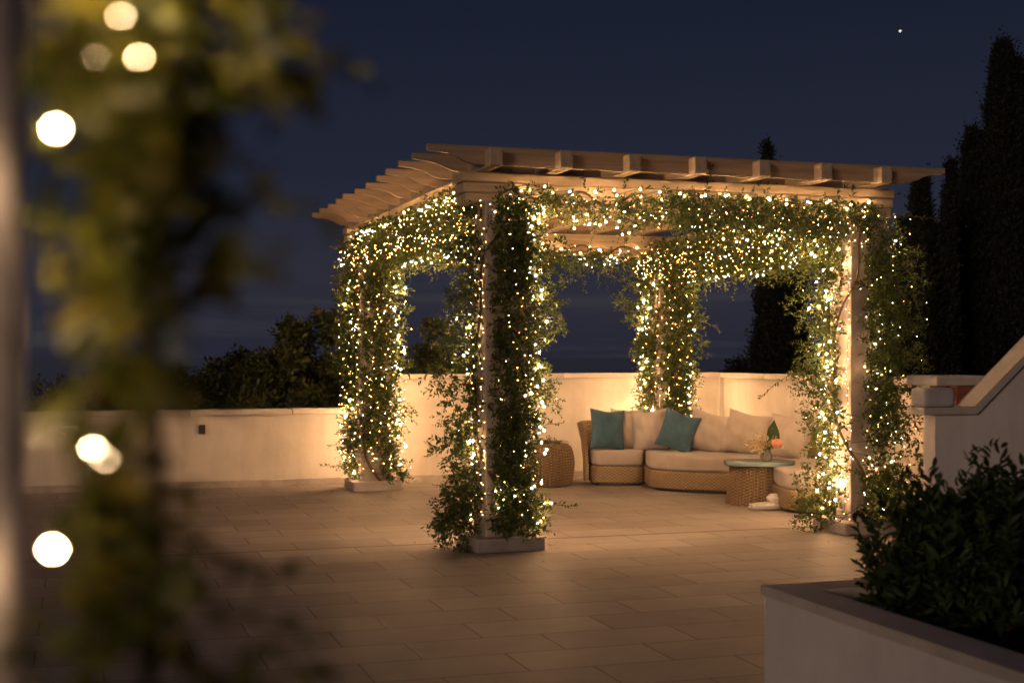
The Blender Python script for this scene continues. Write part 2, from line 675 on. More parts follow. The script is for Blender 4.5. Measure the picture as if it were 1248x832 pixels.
# seven purlins along the depth, block ends in front
for k in range(7):
    u = -0.19 + 0.608 * k
    lo, hi = 3.168, 3.318
    prof = [(-0.50, lo + 0.012), (-0.47, lo), (VB + 0.42, lo), (VB + 0.45, lo + 0.015), (VB + 0.45, hi), (-0.50, hi)]
    bm = profile_bm(prof, -0.055, 0.055, 0.006)
    o = bm_obj('purlin', bm, M['beam_u'], PG)
    sk = (PIL['BR'][0] - LW) * k / 6.0        # rear follows the rear beam
    o.location = (u, 0, random.uniform(-0.004, 0.004))
    o.rotation_euler = (0, 0, PI / 2 + random.uniform(-.003, .003))
# twelve rafters on top with ogee tails
ns = 12
for k in range(ns):
    v = -0.34 + k * (VB + 0.34 + 0.12) / (ns - 1)
    zt, zb = 3.338, 3.185
    x0, x1 = -0.72, LW + 0.70
    og = [(0.0, 0.050), (0.06, 0.056), (0.13, 0.062), (0.19, 0.072), (0.24, 0.090), (0.28, 0.112), (0.33, 0.132), (0.40, 0.146), (0.50, zt - zb)]
    low = [(x0 + dx, zt - dz) for dx, dz in og]
    lowr = [(x1 - dx, zt - dz) for dx, dz in og][::-1]
    prof = [(x0, zt)] + low + lowr + [(x1, zt)]
    bm = profile_bm(prof, -0.028, 0.028, 0.003)
    o = bm_obj('rafter', bm, M['rafter'], PG)
    o.location = (random.uniform(-.02, .02), v, random.uniform(-.006, .006))
    o.rotation_euler = (0, 0, random.uniform(-.004, .004))

# ------------------------------------------------------------------ climbers and string lights
def loc2w(u, v, z):
    return FL[None, :] + np.asarray(u)[:, None] * U + np.asarray(v)[:, None] * V + np.asarray(z)[:, None] * Z


GV = 'climbers on the pergola'
GS = 'fairy light strings on the pergola'


def pillar_surface(key, n, weights, zlo, zhi, bias=1.0):
    """points on the pillar's four faces in local u, v with outward normals"""
    cu, cv = PIL[key][:2]
    faces = ['front', 'right', 'left', 'rear']
    pick = RNG.choice(4, n, p=np.array(weights) / sum(weights))
    s = RNG.uniform(-hw, hw, n)
    u = np.empty(n); v = np.empty(n); nu = np.zeros(n); nv = np.zeros(n)
    for i in range(4):
        q = pick == i
        if i == 0: u[q] = cu + s[q]; v[q] = cv - hw; nv[q] = -1
        if i == 1: u[q] = cu + hw; v[q] = cv + s[q]; nu[q] = 1
        if i == 2: u[q] = cu - hw; v[q] = cv + s[q]; nu[q] = -1
        if i == 3: u[q] = cu + s[q]; v[q] = cv + hw; nv[q] = 1
    z = zlo + (zhi - zlo) * RNG.uniform(0, 1, n) ** bias
    return u, v, z, nu, nv, pick, s


def clump_leaves(key, spec, base, leaf):
    """bushy clumps standing off the pillar: (du, dv, z, radius, twigs)"""
    sets = []
    for du, dv, z, r_, n in spec:
        q = unit(RNG.normal(0, 1, (n, 3))) * RNG.uniform(0, 1, (n, 1)) ** 0.4 * np.array([r_, r_, r_ * 1.2])
        c = FL + U * (PIL[key][0] + du) + V * (PIL[key][1] + dv) + Z * z - base
        P = c + q[:, :1] * U + q[:, 1:2] * V + q[:, 2:] * Z
        D = unit(q) * 0.8 + RNG.normal(0, .5, (n, 3)) + U * math.copysign(0.35, du) + Z * 0.1
        sets.append(sprigs(P, D, RNG.uniform(0.06, 0.14, n), 9, leaf, RNG.uniform(-.1, .4, n)))
    return sets


def pillar_vine(key, label, n, weights, leaf, gap=None, out=0.13, long_n=24, zlo=0.15, zhi=2.92, clumps=34, extra=()):
    root = empty('climbing_vine', tuple(FL + U * PIL[key][0] + V * PIL[key][1]), 0)
    tag(root, label, 'climbing plant', GV)
    base = FL + U * PIL[key][0] + V * PIL[key][1]
    # clumps make the mass uneven
    cz = RNG.uniform(zlo, zhi, clumps)
    u, v, z, nu, nv, pick, s = pillar_surface(key, n * 2, weights, zlo, zhi)
    w = np.exp(-((z[:, None] - cz[None, :]) / 0.11) ** 2) * RNG.uniform(0.2, 1.0, clumps)[None, :]
    # clumps live on one face each
    cf = RNG.choice(4, clumps, p=np.array(weights) / sum(weights))
    w = (w * (0.25 + 0.75 * (cf[None, :] == pick[:, None]))).sum(1)
    keep = RNG.uniform(0, 1, n * 2) < np.clip(0.25 + w * 0.75, 0, 1)
    if key == 'FL':
        keep &= ~((pick == 1) & (z > 0.4) & (z < 1.15))
    if gap is not None:
        keep &= ~gap(pick, s, z)
    u, v, z, nu, nv, w = (a[keep][:n] for a in (u, v, z, nu, nv, w))
    m = len(u)
    o = RNG.uniform(0.0, 1.0, m) ** 1.5 * out * (0.5 + np.clip(w, 0, 1.4))
    P = loc2w(u + nu * o, v + nv * o, z) - base
    D = nu[:, None] * U + nv[:, None] * V + RNG.normal(0, 0.65, (m, 3)) + Z * 0.15
    L = RNG.uniform(0.06, 0.16, m)
    A = sprigs(P, D, L, 8, leaf, RNG.uniform(-0.1, 0.5, m))
    # a few long free shoots
    q = RNG.choice(m, min(long_n, m), replace=False)
    D2 = nu[q, None] * U * 1.0 + nv[q, None] * V * 0.7 + RNG.normal(0, 0.5, (len(q), 3)) + U * np.sign(RNG.normal(size=len(q)))[:, None] * 0.9 + Z * 0.35
    B = sprigs(P[q], D2, RNG.uniform(0.22, 0.5, len(q)), 22, leaf * 1.05, RNG.uniform(0.0, 0.6, len(q)))
    X = cat_leaves(A, B, *clump_leaves(key, extra, base, leaf))
    leaf_obj('foliage', *X, M['vine'], root)
    tubes('twigs', B[5], (0.005, 0.002), M['bark'], root)['kind'] = 'stuff'
    # woody stems climbing the pillar
    for kk in range(2):
        pts = []
        ph = RNG.uniform(0, 6.28)
        side = [(0.5, -1), (1, -0.5)][kk]
        for i in range(16):
            zz = 0.02 + i * 0.19
            # a slow twist round the shaft
            a = [1.2, -0.6][kk] + [0.34, -0.27][kk] * i + 0.25 * math.sin(i * 1.3 + ph)
            q = 1.0 / max(abs(math.cos(a)), abs(math.sin(a)))
            rr = (hw + 0.028) * min(q, 1.22)
            uu = PIL[key][0] + rr * math.cos(a)
            vv = PIL[key][1] - rr * math.sin(a)
            pts.append(FL + U * uu + V * vv + Z * zz - base)
        tube('stem', crom(pts, 4), np.linspace(0.018, 0.007, 61), M['bark'], root, 6)
    return root


def light_string(name_base, pts, label, material, r=0.0038, cap=100, group=GS, wire_r=0.0022, order=True):
    """one wire through all the points and a bulb at each; the nearest hundred bulbs are parts of their own"""
    sizes = [float(p[3]) if len(p) > 3 else 1.0 for p in pts]
    pts = [np.array(p)[:3] for p in pts]
    base = np.array([np.mean([p[0] for p in pts]), np.mean([p[1] for p in pts]), min(p[2] for p in pts)])
    root = empty(name_base, tuple(base))
    tag(root, label, 'string lights', group)
    wv = [p - base + np.array([0, 0, 0.008]) for p in pts]
    tube('wire', wv, wire_r, M['wire'], root, 3)
    bm = bmesh.new()
    bmesh.ops.create_icosphere(bm, subdivisions=1, radius=r)
    for v in bm.verts:
        v.co.z *= 1.25
    me = bpy.data.meshes.new('bulb')
    bm.to_mesh(me)
    bm.free()
    me.materials.append(material)
    proto = bpy.data.objects.new('bulb', me)
    order_ = sorted(range(len(pts)), key=lambda i: pts[i][1] + 20 * (sizes[i] > 1))
    own, rest = order_[:cap], order_[cap:]
    for n_, i in enumerate(own):
        o = proto if n_ == 0 else proto.copy()
        COL.objects.link(o)
        o.parent = root
        o.location = Vector(pts[i] - base)
        o.scale = (sizes[i],) * 3
    if rest:
        vs = np.array([tuple(v.co) for v in me.vertices])
        fs = [tuple(p.vertices) for p in me.polygons]
        V_, F_ = [], []
        for i in rest:
            off = len(V_)
            V_ += list(vs * sizes[i] + (pts[i] - base))
            F_ += [tuple(a + off for a in f) for f in fs]
        o = mesh_obj('bulbs', V_, F_, material, root)
        o.data.materials.append(M['bulb_fill'])
        nf = len(fs)
        o.data.polygons.foreach_set('material_index', [1 if sizes[i] > 1 else 0 for i in rest for _ in range(nf)])
        o['kind'] = 'stuff'
    return root


def pillar_lights(key, lines, scatter, weights, zlo=0.16, zhi=2.9, spread=0.03, out=0.14, far=None, wash_share=0.0):
    """bulb points: vertical runs given as (du, dv, count, jitter) then a scatter over the faces"""
    cu, cv = PIL[key][:2]
    pts = []
    flip = False
    for du, dv, cnt, jit in lines:
        zz = np.linspace(zlo, zhi, cnt) + RNG.uniform(-0.03, 0.03, cnt)
        if flip:
            zz = zz[::-1]
        flip = not flip
        u = cu + du + RNG.normal(0, jit, cnt)
        v = cv + dv + RNG.normal(0, jit, cnt)
        # stay outside the pillar
        for i in range(cnt):
            if abs(u[i] - cu) < hw + 0.014 and abs(v[i] - cv) < hw + 0.014:
                if abs(du) > abs(dv):
                    u[i] = cu + math.copysign(hw + 0.018, du)
                else:
                    v[i] = cv + math.copysign(hw + 0.018, dv)
        pts += list(loc2w(u, v, zz))
    if scatter:
        u, v, z, nu, nv, pick, s = pillar_surface(key, scatter, weights, zlo, zhi)
        o = 0.04 + RNG.uniform(0, 1, scatter) * out
        P = loc2w(u + nu * o, v + nv * o, z)
        # wind them: order by height so the wire spirals up
        od = np.argsort(z + 0.18 * (pick == 1) + 0.3 * (pick == 3))
        bright = np.where((RNG.uniform(0, 1, scatter) < wash_share) & (pick == 0), 1.3, 1.0)  # some front bulbs made larger and brighter to light plinth and floor
        pts += list(np.concatenate([P, bright[:, None]], 1)[od])
    if far:
        # larger, brighter bulbs added on the unseen faces to light wall and floor
        n_, wts, o_ = far
        u, v, z, nu, nv, pick, s = pillar_surface(key, n_, wts, 0.2, zhi)
        o = 0.06 + RNG.uniform(0, 1, n_) * o_
        P = loc2w(u + nu * o, v + nv * o, z)[np.argsort(-z)]
        pts += list(np.concatenate([P, np.full((n_, 1), 2.4)], 1))
    return pts


e = hw + 0.03
def side_clumps(L_, R_, r_=0.14, n=46):
    o = []
    for du, z in L_:
        o.append((du, RNG.uniform(-.12, .12), z, r_ * RNG.uniform(.8, 1.25), int(n * RNG.uniform(.7, 1.3))))
    for du, z in R_:
        o.append((du, RNG.uniform(-.22, .05), z, r_ * RNG.uniform(.8, 1.25), int(n * RNG.uniform(.7, 1.3))))
    return o


# front left pillar: its front left corner and lit left face stay bare
pillar_vine('FL', 'leafy climber bushing out round the front left pillar nearest the viewer', 2300, (6.0, 1.5, 2.6, 1.0), 0.05, extra=side_clumps([(-.42, .16), (-.5, .28), (-.38, .5), (-.42, .85), (-.36, 1.15), (-.45, 1.45), (-.36, 1.8), (-.34, 2.1), (-.3, 2.45)], [(.22, .14), (.25, .3), (.36, 1.25), (.3, 1.42), (.24, 1.7), (.36, 1.95), (.3, 2.2), (.4, 2.4), (.2, 2.7)]),
           
            gap=lambda f, s, z: ((f == 0) & (s < -0.14)) | ((f == 2) & (s < -0.14)), out=0.12, long_n=34)
light_string('string_lights', pillar_lights('FL', [(.02, -e - .16, 20, .06), (e + .02, -e - .06, 20, .05), (-e - .03, -e - .03, 46, .02), (-e - .05, -.10, 30, .03), (-e - .06, 0.0, 22, .05), (e * .72, -e - .10, 26, .03), (e, -e, 24, .04)], 60, (4, 2, 1, .5), 0.3, out=.22, wash_share=.45, far=(160, (0, 2, .3, 3), .16)),
             'fairy lights running up the front left pillar nearest the viewer', M['bulb'])
# front right pillar
pillar_vine('FR', 'leafy climber round the front right pillar beside the planter', 2400, (6.0, 3.2, 3.0, 1.0), 0.05, extra=side_clumps([(-.42, .14), (-.45, .4), (-.36, .7), (-.4, 1.05), (-.48, 1.4), (-.38, 1.75), (-.44, 2.1), (-.36, 2.4), (-.3, 2.7)], [(.36, .3), (.45, .6), (.55, .9), (.5, 1.1), (.4, 1.5), (.42, 1.8), (.34, 2.1), (.42, 2.4), (.26, 2.6)], .17, 46),
           
            gap=lambda f, s, z: ((f == 0) & (s < -0.07)) | ((f == 2) & (s < -0.05)), out=0.17, long_n=40)
light_string('string_lights', pillar_lights('FR', [(-e - .03, -e - .03, 44, .02), (-e - .06, -.05, 28, .03), (-.06, -e - .06, 22, .03), (-e - .14, .05, 26, .06), (e * .8, -e - .12, 22, .06), (e + .12, -e - .08, 18, .08)], 70, (4, 3, 1, .5), out=.24, wash_share=.4, far=(160, (0, .6, 1.6, 3), .16)),
             'fairy lights running up the front right pillar beside the planter', M['bulb'])
# rear left pillar: thin leaf cover, very many lights
pillar_vine('BL', 'thin climber on the rear left pillar by the low wall', 2000, (5, 1.6, 3.4, 1), 0.055, extra=side_clumps([(-.28, .5), (-.3, 1.5), (-.3, 2.3), (-.34, 2.6)], [(.3, .2), (.34, .9), (.3, 1.5), (.36, 2.1), (.3, 2.5)], .12, 20),
           
            gap=lambda f, s, z: ((f == 0) & (z < 0.5) & (s < 0.05)), out=0.13, long_n=14)
light_string('string_lights', pillar_lights('BL', [(-e, -e, 36, .03), (-.05, -e - .05, 34, .04), (e * .9, -e, 34, .05), (-e - .06, -.02, 36, .05), (e + .1, -e + .1, 26, .06)], 190, (4, 1.5, 2.5, .2), .25, out=.2, far=(120, (0, 1.2, .6, 3), .14)),
             'dense golden fairy lights draped down the rear left pillar', M['bulb_y'], r=0.0043)
# rear right pillar, behind the sofa
pillar_vine('BR', 'climber on the rear right pillar behind the sofa', 2000, (5, 2, 3, 1), 0.055, extra=side_clumps([(-.3, 1.2), (-.3, 1.7), (-.42, 2.1), (-.5, 2.4), (-.5, 2.6)], [(.3, 1.2), (.34, 1.7), (.36, 2.0), (.3, 2.4)], .15, 26), out=0.14, long_n=20, zlo=0.6)
light_string('string_lights', pillar_lights('BR', [(-e, -e, 30, .04), (-.05, -e - .05, 26, .04), (e * .9, -e, 26, .05), (-e - .05, 0, 24, .05)], 160, (4, 2, 2, .2), .75, out=.2, far=(120, (0, 1, 1.2, 3), .14)),
             'golden fairy lights down the rear right pillar behind the sofa', M['bulb_y'], r=0.0043)


def beam_vine(key0, key1, label, n, leaf, hang, rise=0.06, wide=0.2, dens=None, drops=0, t0=0.0, t1=1.0, zc=3.0):
    a, c = PIL[key0], PIL[key1]
    base = FL + U * a[0] + V * a[1] + Z * HB
    root = empty('beam_garland', tuple(base))
    tag(root, label, 'climbing plant', GV)
    t = RNG.uniform(t0, t1, n)
    if dens is not None:
        keep = RNG.uniform(0, 1, n) < dens(t)
        t = t[keep]
    m = len(t)
    du = c[:2] - a[:2]
    per = np.array([-du[1], du[0]]) / np.linalg.norm(du)
    cl = np.sin(t * 23.0 + 1.3) * 0.5 + np.sin(t * 57.0) * 0.5            # uneven hang
    h = hang(t) * (1 + 0.3 * cl)
    off = RNG.choice([-1, 1], m) * (0.13 + np.abs(RNG.normal(0, wide * 0.35, m)))
    z = zc + rise - RNG.uniform(0, 1, m) ** 0.9 * (h + rise)
    low = z < HB - 0.05
    off[low] *= RNG.uniform(0.1, 1.0, low.sum())
    pu = a[0] + du[0] * t + per[0] * off
    pv = a[1] + du[1] * t + per[1] * off
    P = loc2w(pu, pv, z) - base
    outw = (per[0] * U + per[1] * V)[None, :] * np.sign(off)[:, None]
    D = outw * 0.7 + RNG.normal(0, 0.6, (m, 3))
    A = sprigs(P, D, RNG.uniform(0.08, 0.22, m), 8, leaf, RNG.uniform(0.0, 0.7, m))
    sets = [A]
    if drops:
        q = RNG.choice(m, drops, replace=False)
        D2 = RNG.normal(0, 0.35, (drops, 3)) - Z * 0.8
        B = sprigs(P[q], D2, RNG.uniform(0.2, 0.42, drops), 20, leaf, 0.2)
        sets.append(B)
        D3 = RNG.normal(0, 0.4, (drops // 2, 3)) + Z * 1.0
        up = q[: drops // 2]
        Pu = P[up].copy()
        Pu[:, 2] = np.maximum(Pu[:, 2], 0.15)
        sets.append(sprigs(Pu, D3, RNG.uniform(0.1, 0.24, len(up)), 14, leaf, 0.1))
    X = cat_leaves(*sets)
    leaf_obj('foliage', *X, M['vine'], root)
    pts = []
    for i in range(24):
        tt = t0 + (t1 - t0) * i / 23
        o = 0.15 * (1 if i % 7 < 4 else -1)
        pts.append(loc2w([a[0] + du[0] * tt + per[0] * -0.16], [a[1] + du[1] * tt + per[1] * -0.16], [zc - .02 + .06 * math.sin(i * 1.7)])[0] - base)
    tube('stem', crom(pts, 4), 0.011, M['bark'], root, 5)
    return root


def beam_lights(key0, key1, n, hang, wide=0.2, t0=0.0, t1=1.0, rise=0.02, zc=3.0, dens=None, front=0.7, wash=0, zc_w=3.0):
    a, c = PIL[key0], PIL[key1]
    t = np.sort(RNG.uniform(t0, t1, n))
    if dens is not None:
        t = t[RNG.uniform(0, 1, n) < dens(t)]
    m = len(t)
    du = c[:2] - a[:2]
    per = np.array([-du[1], du[0]]) / np.linalg.norm(du)
    sgn = np.where(RNG.uniform(0, 1, m) < front, -1, 1)
    if key0 in ('FL',) and key1 == 'BL':
        sgn = -sgn                                     # the outer, left-hand side of the side beam
    hid = sgn * {'FLFR': 1, 'FLBL': -1, 'FRBR': -1, 'BLBR': 1}[key0 + key1] > 0  # hidden-side bulbs, added larger and brighter to light roof, floor and wall
    off = sgn * (0.17 + np.abs(RNG.normal(0, wide, m)) + 0.06 * hid)
    z = zc + rise - RNG.uniform(0, 1, m) * (hang(t) + rise)
    pu = a[0] + du[0] * t + per[0] * off
    pv = a[1] + du[1] * t + per[1] * off
    out = list(np.concatenate([loc2w(pu, pv, z), np.where(hid, 1.95, 1.0)[:, None]], 1))
    if wash:  # rows of extra bright bulbs added to light the beams and rafters
        t = np.linspace(0.99, 0.02, wash) + RNG.uniform(-.008, .008, wash)
        o2 = (1 if (key0, key1) == ('FL', 'BL') else -1) * np.where(np.arange(wash) % 2 == 0, 0.24, 0.40 if key0 + key1 == 'FLFR' else 0.30)
        zz = np.full(wash, zc_w) + RNG.normal(0, 0.018, wash)
        out += list(np.concatenate([loc2w(a[0] + du[0] * t + per[0] * o2, a[1] + du[1] * t + per[1] * o2, zz), np.full((wash, 1), 1.75)], 1))
    return out


one = lambda x: (lambda t: np.full_like(np.asarray(t, float), x))
# front beam: thin at the left, thick toward the right pillar
beam_vine('FL', 'FR', 'climber trained along the front beam of the pergola', 2400, 0.05, lambda t: 0.14 + 0.15 * np.clip((t - 0.3) * 1.5, 0, 1),
          rise=0.03, wide=0.22, drops=46, t0=-0.02, t1=1.0, dens=lambda t: np.where(t < 0.05, 1, np.where(t < 0.42, 0.38, 0.95)), zc=2.99)
light_string('string_lights', beam_lights('FL', 'FR', 250, lambda t: 0.22 + 0.10 * t, 0.07, -0.03, 1.0, front=0.52, zc=2.96, wash=34, zc_w=3.0),
             'fairy lights strung along the front beam of the pergola', M['bulb'])
beam_vine('FL', 'BL', 'climber hanging from the left side beam of the pergola', 2600, 0.052, lambda t: 0.33 - 0.06 * t, wide=0.26, drops=40, t0=0.02, t1=1.05, zc=3.0)
light_string('string_lights', beam_lights('FL', 'BL', 680, lambda t: 0.36 - 0.04 * t, 0.1, 0.02, 1.06, zc=3.0, front=0.6, wash=34, zc_w=3.03),
             'dense golden fairy lights along the left side beam', M['bulb_y'], r=0.0042)
beam_vine('FR', 'BR', 'climber hanging thickly from the right side beam of the pergola', 3200, 0.052, lambda t: 0.46 - 0.1 * t, wide=0.3, drops=70, t0=0.02, t1=1.02, zc=2.98)
light_string('string_lights', beam_lights('FR', 'BR', 540, lambda t: 0.40 + 0 * t, 0.12, 0.03, 1.0, zc=2.95, front=0.4),
             'dense golden fairy lights along the right side beam', M['bulb_y'], r=0.0042)
beam_vine('BL', 'BR', 'sparse climber hanging below the rear beam of the pergola', 700, 0.055, lambda t: 0.20 + 0 * t, rise=-0.04, wide=0.2, drops=24, t0=0.02, t1=0.98, zc=2.98)
light_string('string_lights', beam_lights('BL', 'BR', 130, lambda t: 0.26 + 0 * t, 0.05, 0.05, 0.98, zc=2.98, front=0.85, wash=16, zc_w=2.93),
             'golden fairy lights along the rear beam of the pergola', M['bulb_y'], r=0.0042)

def soft_block(poly, z0, z1, b):
    """plan polygon with rounded top and bottom edges, built ring by ring"""
    q = np.array(poly)
    c = q.mean(0)
    R_ = np.linalg.norm(q - c, axis=1)[:, None]
    dirs_ = (q - c) / R_
    rings = []
    for k in range(6):
        a = k / 5 * PI / 2
        rings.append((b * (1 - math.sin(a)), z0 + b * (1 - math.cos(a))))
    for k in range(6):
        a = k / 5 * PI / 2
        rings.append((b * (1 - math.cos(a)), z1 - b * (1 - math.sin(a))))
    bm = bmesh.new()
    vs = [[bm.verts.new((*(p - d_ * i_), z)) for p, d_ in zip(q, dirs_)] for i_, z in rings]
    n = len(q)
    for r0, r1 in zip(vs, vs[1:]):
        for i in range(n):
            bm.faces.new((r0[i], r0[(i + 1) % n], r1[(i + 1) % n], r1[i]))
    bm.faces.new(vs[0][::-1])
    bm.faces.new(vs[-1])
    return bm


n = 150
k_ = RNG.integers(0, 4, n)
cen = np.array([FL, FR, BL, np.array([0.44, 16.4, 0])])[k_]
P = cen + np.concatenate([RNG.normal(0, 0.42, (n, 2)), np.zeros((n, 1))], 1)
P[:, 2] = 0.006
Dl = RNG.normal(0, 1, (n, 3)) * [1, 1, 0.08]
fl_ = leaf_obj('fallen_leaves', P, Dl, np.tile([[0, 0, 1.0]], (n, 1)), RNG.uniform(.025, .05, n), RNG.uniform(.012, .02, n), M['vine'], None, 0.2)
tag(fl_, kind='stuff')
# ------------------------------------------------------------------ sofa
SO = empty('sectional_sofa', (2.2, 16.4, 0))
tag(SO, 'curved rattan sectional sofa with beige seat cushions under the pergola', 'sofa')
so = np.array([2.2, 16.4])
def rel(pl):
    return [(p[0] - so[0], p[1] - so[1]) for p in pl]
def dense(pl, n=7):
    return [tuple(p) for p in crom(pl, n, True)]
mods = [
    ([(0.99, 16.98), (1.07, 16.84), (1.35, 16.80), (1.60, 16.84), (1.66, 16.98), (1.67, 17.30), (1.35, 17.42), (1.05, 17.36), (0.97, 17.2)]),
    ([(1.65, 16.55), (1.72, 16.25), (2.05, 15.98), (2.6, 15.74), (2.98, 15.64), (3.12, 15.72), (3.36, 16.15), (3.2, 16.6), (2.75, 17.0), (2.2, 17.24), (1.72, 17.3)]),
    ([(2.80, 14.25), (2.86, 13.92), (3.1, 13.78), (3.45, 13.84), (3.62, 14.1), (3.64, 14.8), (3.55, 15.5), (3.4, 15.78), (3.16, 15.62), (2.94, 15.4), (2.84, 14.9)]),
]
for pl in mods:
    q = rel(dense(pl))
    c = np.mean(q, 0)
    inner = [tuple(c + (np.array(p) - c) * 0.975) for p in q]
    feet = [tuple(c + (np.array(p) - c) * 0.9) for p in q]
    bb = bm_obj('base', soft_block(q, 0.035, 0.245, 0.02), M['rattan'], SO, True)
    bm_obj('recessed_foot', prism_bm(feet, 0.0, 0.045), M['foot'], bb)
    bm = soft_block(inner, 0.247, 0.435, 0.045)
    s_ = bm_obj('seat_cushion', bm, M['seat'], SO, True)
# flaring backrest along the outside of the curve
path = crom([(0.96, 16.93), (0.965, 17.2), (1.12, 17.43), (1.5, 17.48), (2.1, 17.33), (2.8, 17.06), (3.33, 16.55), (3.62, 15.9), (3.74, 15.1), (3.72, 14.3)], 7)
path = np.array(path)
T = np.gradient(path, axis=0)
T /= np.linalg.norm(T, axis=1)[:, None]
nrm = np.stack([-T[:, 1], T[:, 0]], 1)        # outward (left of travel)
verts, faces = [], []
for i, (p, n_) in enumerate(zip(path, nrm)):
    for off, zz in [(-0.0, 0.05), (0.0, 0.30), (0.02, 0.55), (0.075, 0.765), (0.10, 0.785), (0.135, 0.765), (0.085, 0.55), (0.055, 0.30), (0.05, 0.05)]:
        verts.append((p[0] + n_[0] * off - so[0], p[1] + n_[1] * off - so[1], zz))
k = 9
for i in range(len(path) - 1):
    for j_ in range(k):
        j2 = (j_ + 1) % k
        faces.append((i * k + j_, i * k + j2, (i + 1) * k + j2, (i + 1) * k + j_))
faces.append(tuple(range(k)))
faces.append(tuple((len(path) - 1) * k + i for i in range(k))[::-1])
mesh_obj('backrest', verts, faces, M['rattan'], SO, True)


def pillow(name, loc, w, h, t, yaw, lean, roll, material, label, seed, group):
    rs = np.random.default_rng(seed)
    n = 22
    bm = bmesh.new()
    g_ = np.linspace(-1, 1, n)
    ph = rs.uniform(0, 6.28, 6)
    sides = {}
    for sgn in (1, -1):
        for i, a in enumerate(g_):
            for j_, c in enumerate(g_):
                edge = i in (0, n - 1) or j_ in (0, n - 1)
                if edge and sgn < 0:
                    sides[(sgn, i, j_)] = sides[(1, i, j_)]
                    continue
                th = max(0.0, (1 - abs(a) ** 2.6) * (1 - abs(c) ** 2.6)) ** 0.62
                wr = 0.12 * math.sin(a * 5 + c * 3 + ph[0]) * math.sin(c * 6 - a * 2 + ph[1]) + 0.07 * math.sin(11 * (a + c * .4) + ph[2])
                x = a * (1 - 0.09 * (1 - c * c) * a * a) * w / 2
                z = c * (1 - 0.09 * (1 - a * a) * c * c) * h / 2
                z += -0.025 * h * math.exp(-(a / 0.45) ** 2) * max(0, c) ** 2      # sagging top edge
                y = -sgn * t / 2 * th * (1 + wr)
                y += 0.02 * math.sin(2 * a + ph[3])
                sides[(sgn, i, j_)] = bm.verts.new((x, y, z))
    for sgn in (1, -1):
        for i in range(n - 1):
            for j_ in range(n - 1):
                q = [sides[(sgn, i, j_)], sides[(sgn, i + 1, j_)], sides[(sgn, i + 1, j_ + 1)], sides[(sgn, i, j_ + 1)]]
                bm.faces.new(q if sgn > 0 else q[::-1])
    o = bm_obj(name, bm, material, None, True)
    o.location = loc
    o.rotation_euler = (Matrix.Rotation(yaw, 3, 'Z') @ Matrix.Rotation(-lean, 3, 'X') @ Matrix.Rotation(roll, 3, 'Y')).to_euler()
    tag(o, label, 'cushion', group)
    return o


R = math.radians
GC = 'cushions on the rattan sofa'
pillow('throw_cushion', (1.20, 17.02, 0.69), 0.46, 0.52, 0.20, R(10), R(12), R(3), M['teal'], 'teal cushion at the left end of the rattan sofa', 1, GC)
pillow('back_cushion', (1.47, 17.24, 0.68), 0.44, 0.54, 0.20, R(0), R(10), R(0), M['cream'], 'cream cushion half hidden behind the left teal cushion', 2, GC)
pillow('back_cushion', (1.74, 17.08, 0.675), 0.46, 0.54, 0.25, R(-8), R(14), R(-4), M['cream'], 'cream cushion with creased front, between the two teal cushions', 3, GC)
pillow('throw_cushion', (2.05, 16.72, 0.685), 0.46, 0.50, 0.20, R(-14), R(16), R(17), M['teal'], 'teal cushion tilted sideways in the middle of the sofa', 4, GC)
pillow('back_cushion', (2.45, 16.74, 0.675), 0.58, 0.52, 0.25, R(-20), R(16), R(12), M['cream'], 'wide cream cushion leaning just right of the tilted teal cushion', 5, GC)
pillow('back_cushion', (2.86, 16.42, 0.675), 0.64, 0.54, 0.25, R(-32), R(16), R(9), M['cream'], 'cream cushion on the sofa directly behind the flower vase', 6, GC)
pillow('back_cushion', (3.27, 15.95, 0.66), 0.66, 0.54, 0.24, R(-52), R(14), R(2), M['cream'], 'cream cushion at the right end of the sofa, half behind the climber', 7, GC)

# ------------------------------------------------------------------ woven pouf and table
def ribs(k, n_=4, d=0.022):
    return 1.0 + d * (1 if (k % n_) in (0, 1) else -1) * (1 if k % n_ < 4 else 0)

def woven(name, prof, loc, label, cat, nrib=46):
    r = empty(name, loc)
    tag(r, label, cat)
    pr = []
    P_ = crom([(a, c, 0) for a, c in prof], 6)
    rows = len(P_)
    bm = bmesh.new()
    n = nrib * 4
    rings = []
    for i, p_ in enumerate(P_):
        ring = []
        for k in range(n):
            a = 2 * PI * k / n
            d = 0.016 * (1 if k % 4 in (0, 1) else -0.4) + 0.007 * math.sin(i * PI + (k // 4 % 2) * PI)
            rr = p_[0] + d * (1 if 0 < i < rows - 1 else 0)
            ring.append(bm.verts.new((rr * math.cos(a), rr * math.sin(a), p_[1])))
        rings.append(ring)
    for i in range(rows - 1):
        for k in range(n):
            k2 = (k + 1) % n
            bm.faces.new((rings[i][k], rings[i][k2], rings[i + 1][k2], rings[i + 1][k]))
    bm.faces.new(rings[0][::-1])
    bm.faces.new(rings[-1])
    bm_obj('woven_body', bm, M['pouf'], r)
    return r


PO = woven('rattan_pouf', [(0.24, 0.0), (0.275, 0.02), (0.305, 0.10), (0.325, 0.24), (0.32, 0.36), (0.29, 0.47), (0.265, 0.50)],
           (0.44, 16.85, 0), 'barrel shaped woven rattan pouf standing between front pillar and sofa', 'pouf')
bm_obj('lid', lathe_bm([(0.255, 0.497), (0.27, 0.507), (0.262, 0.522), (0.2, 0.527)], 48), M['rattan'], PO, True)
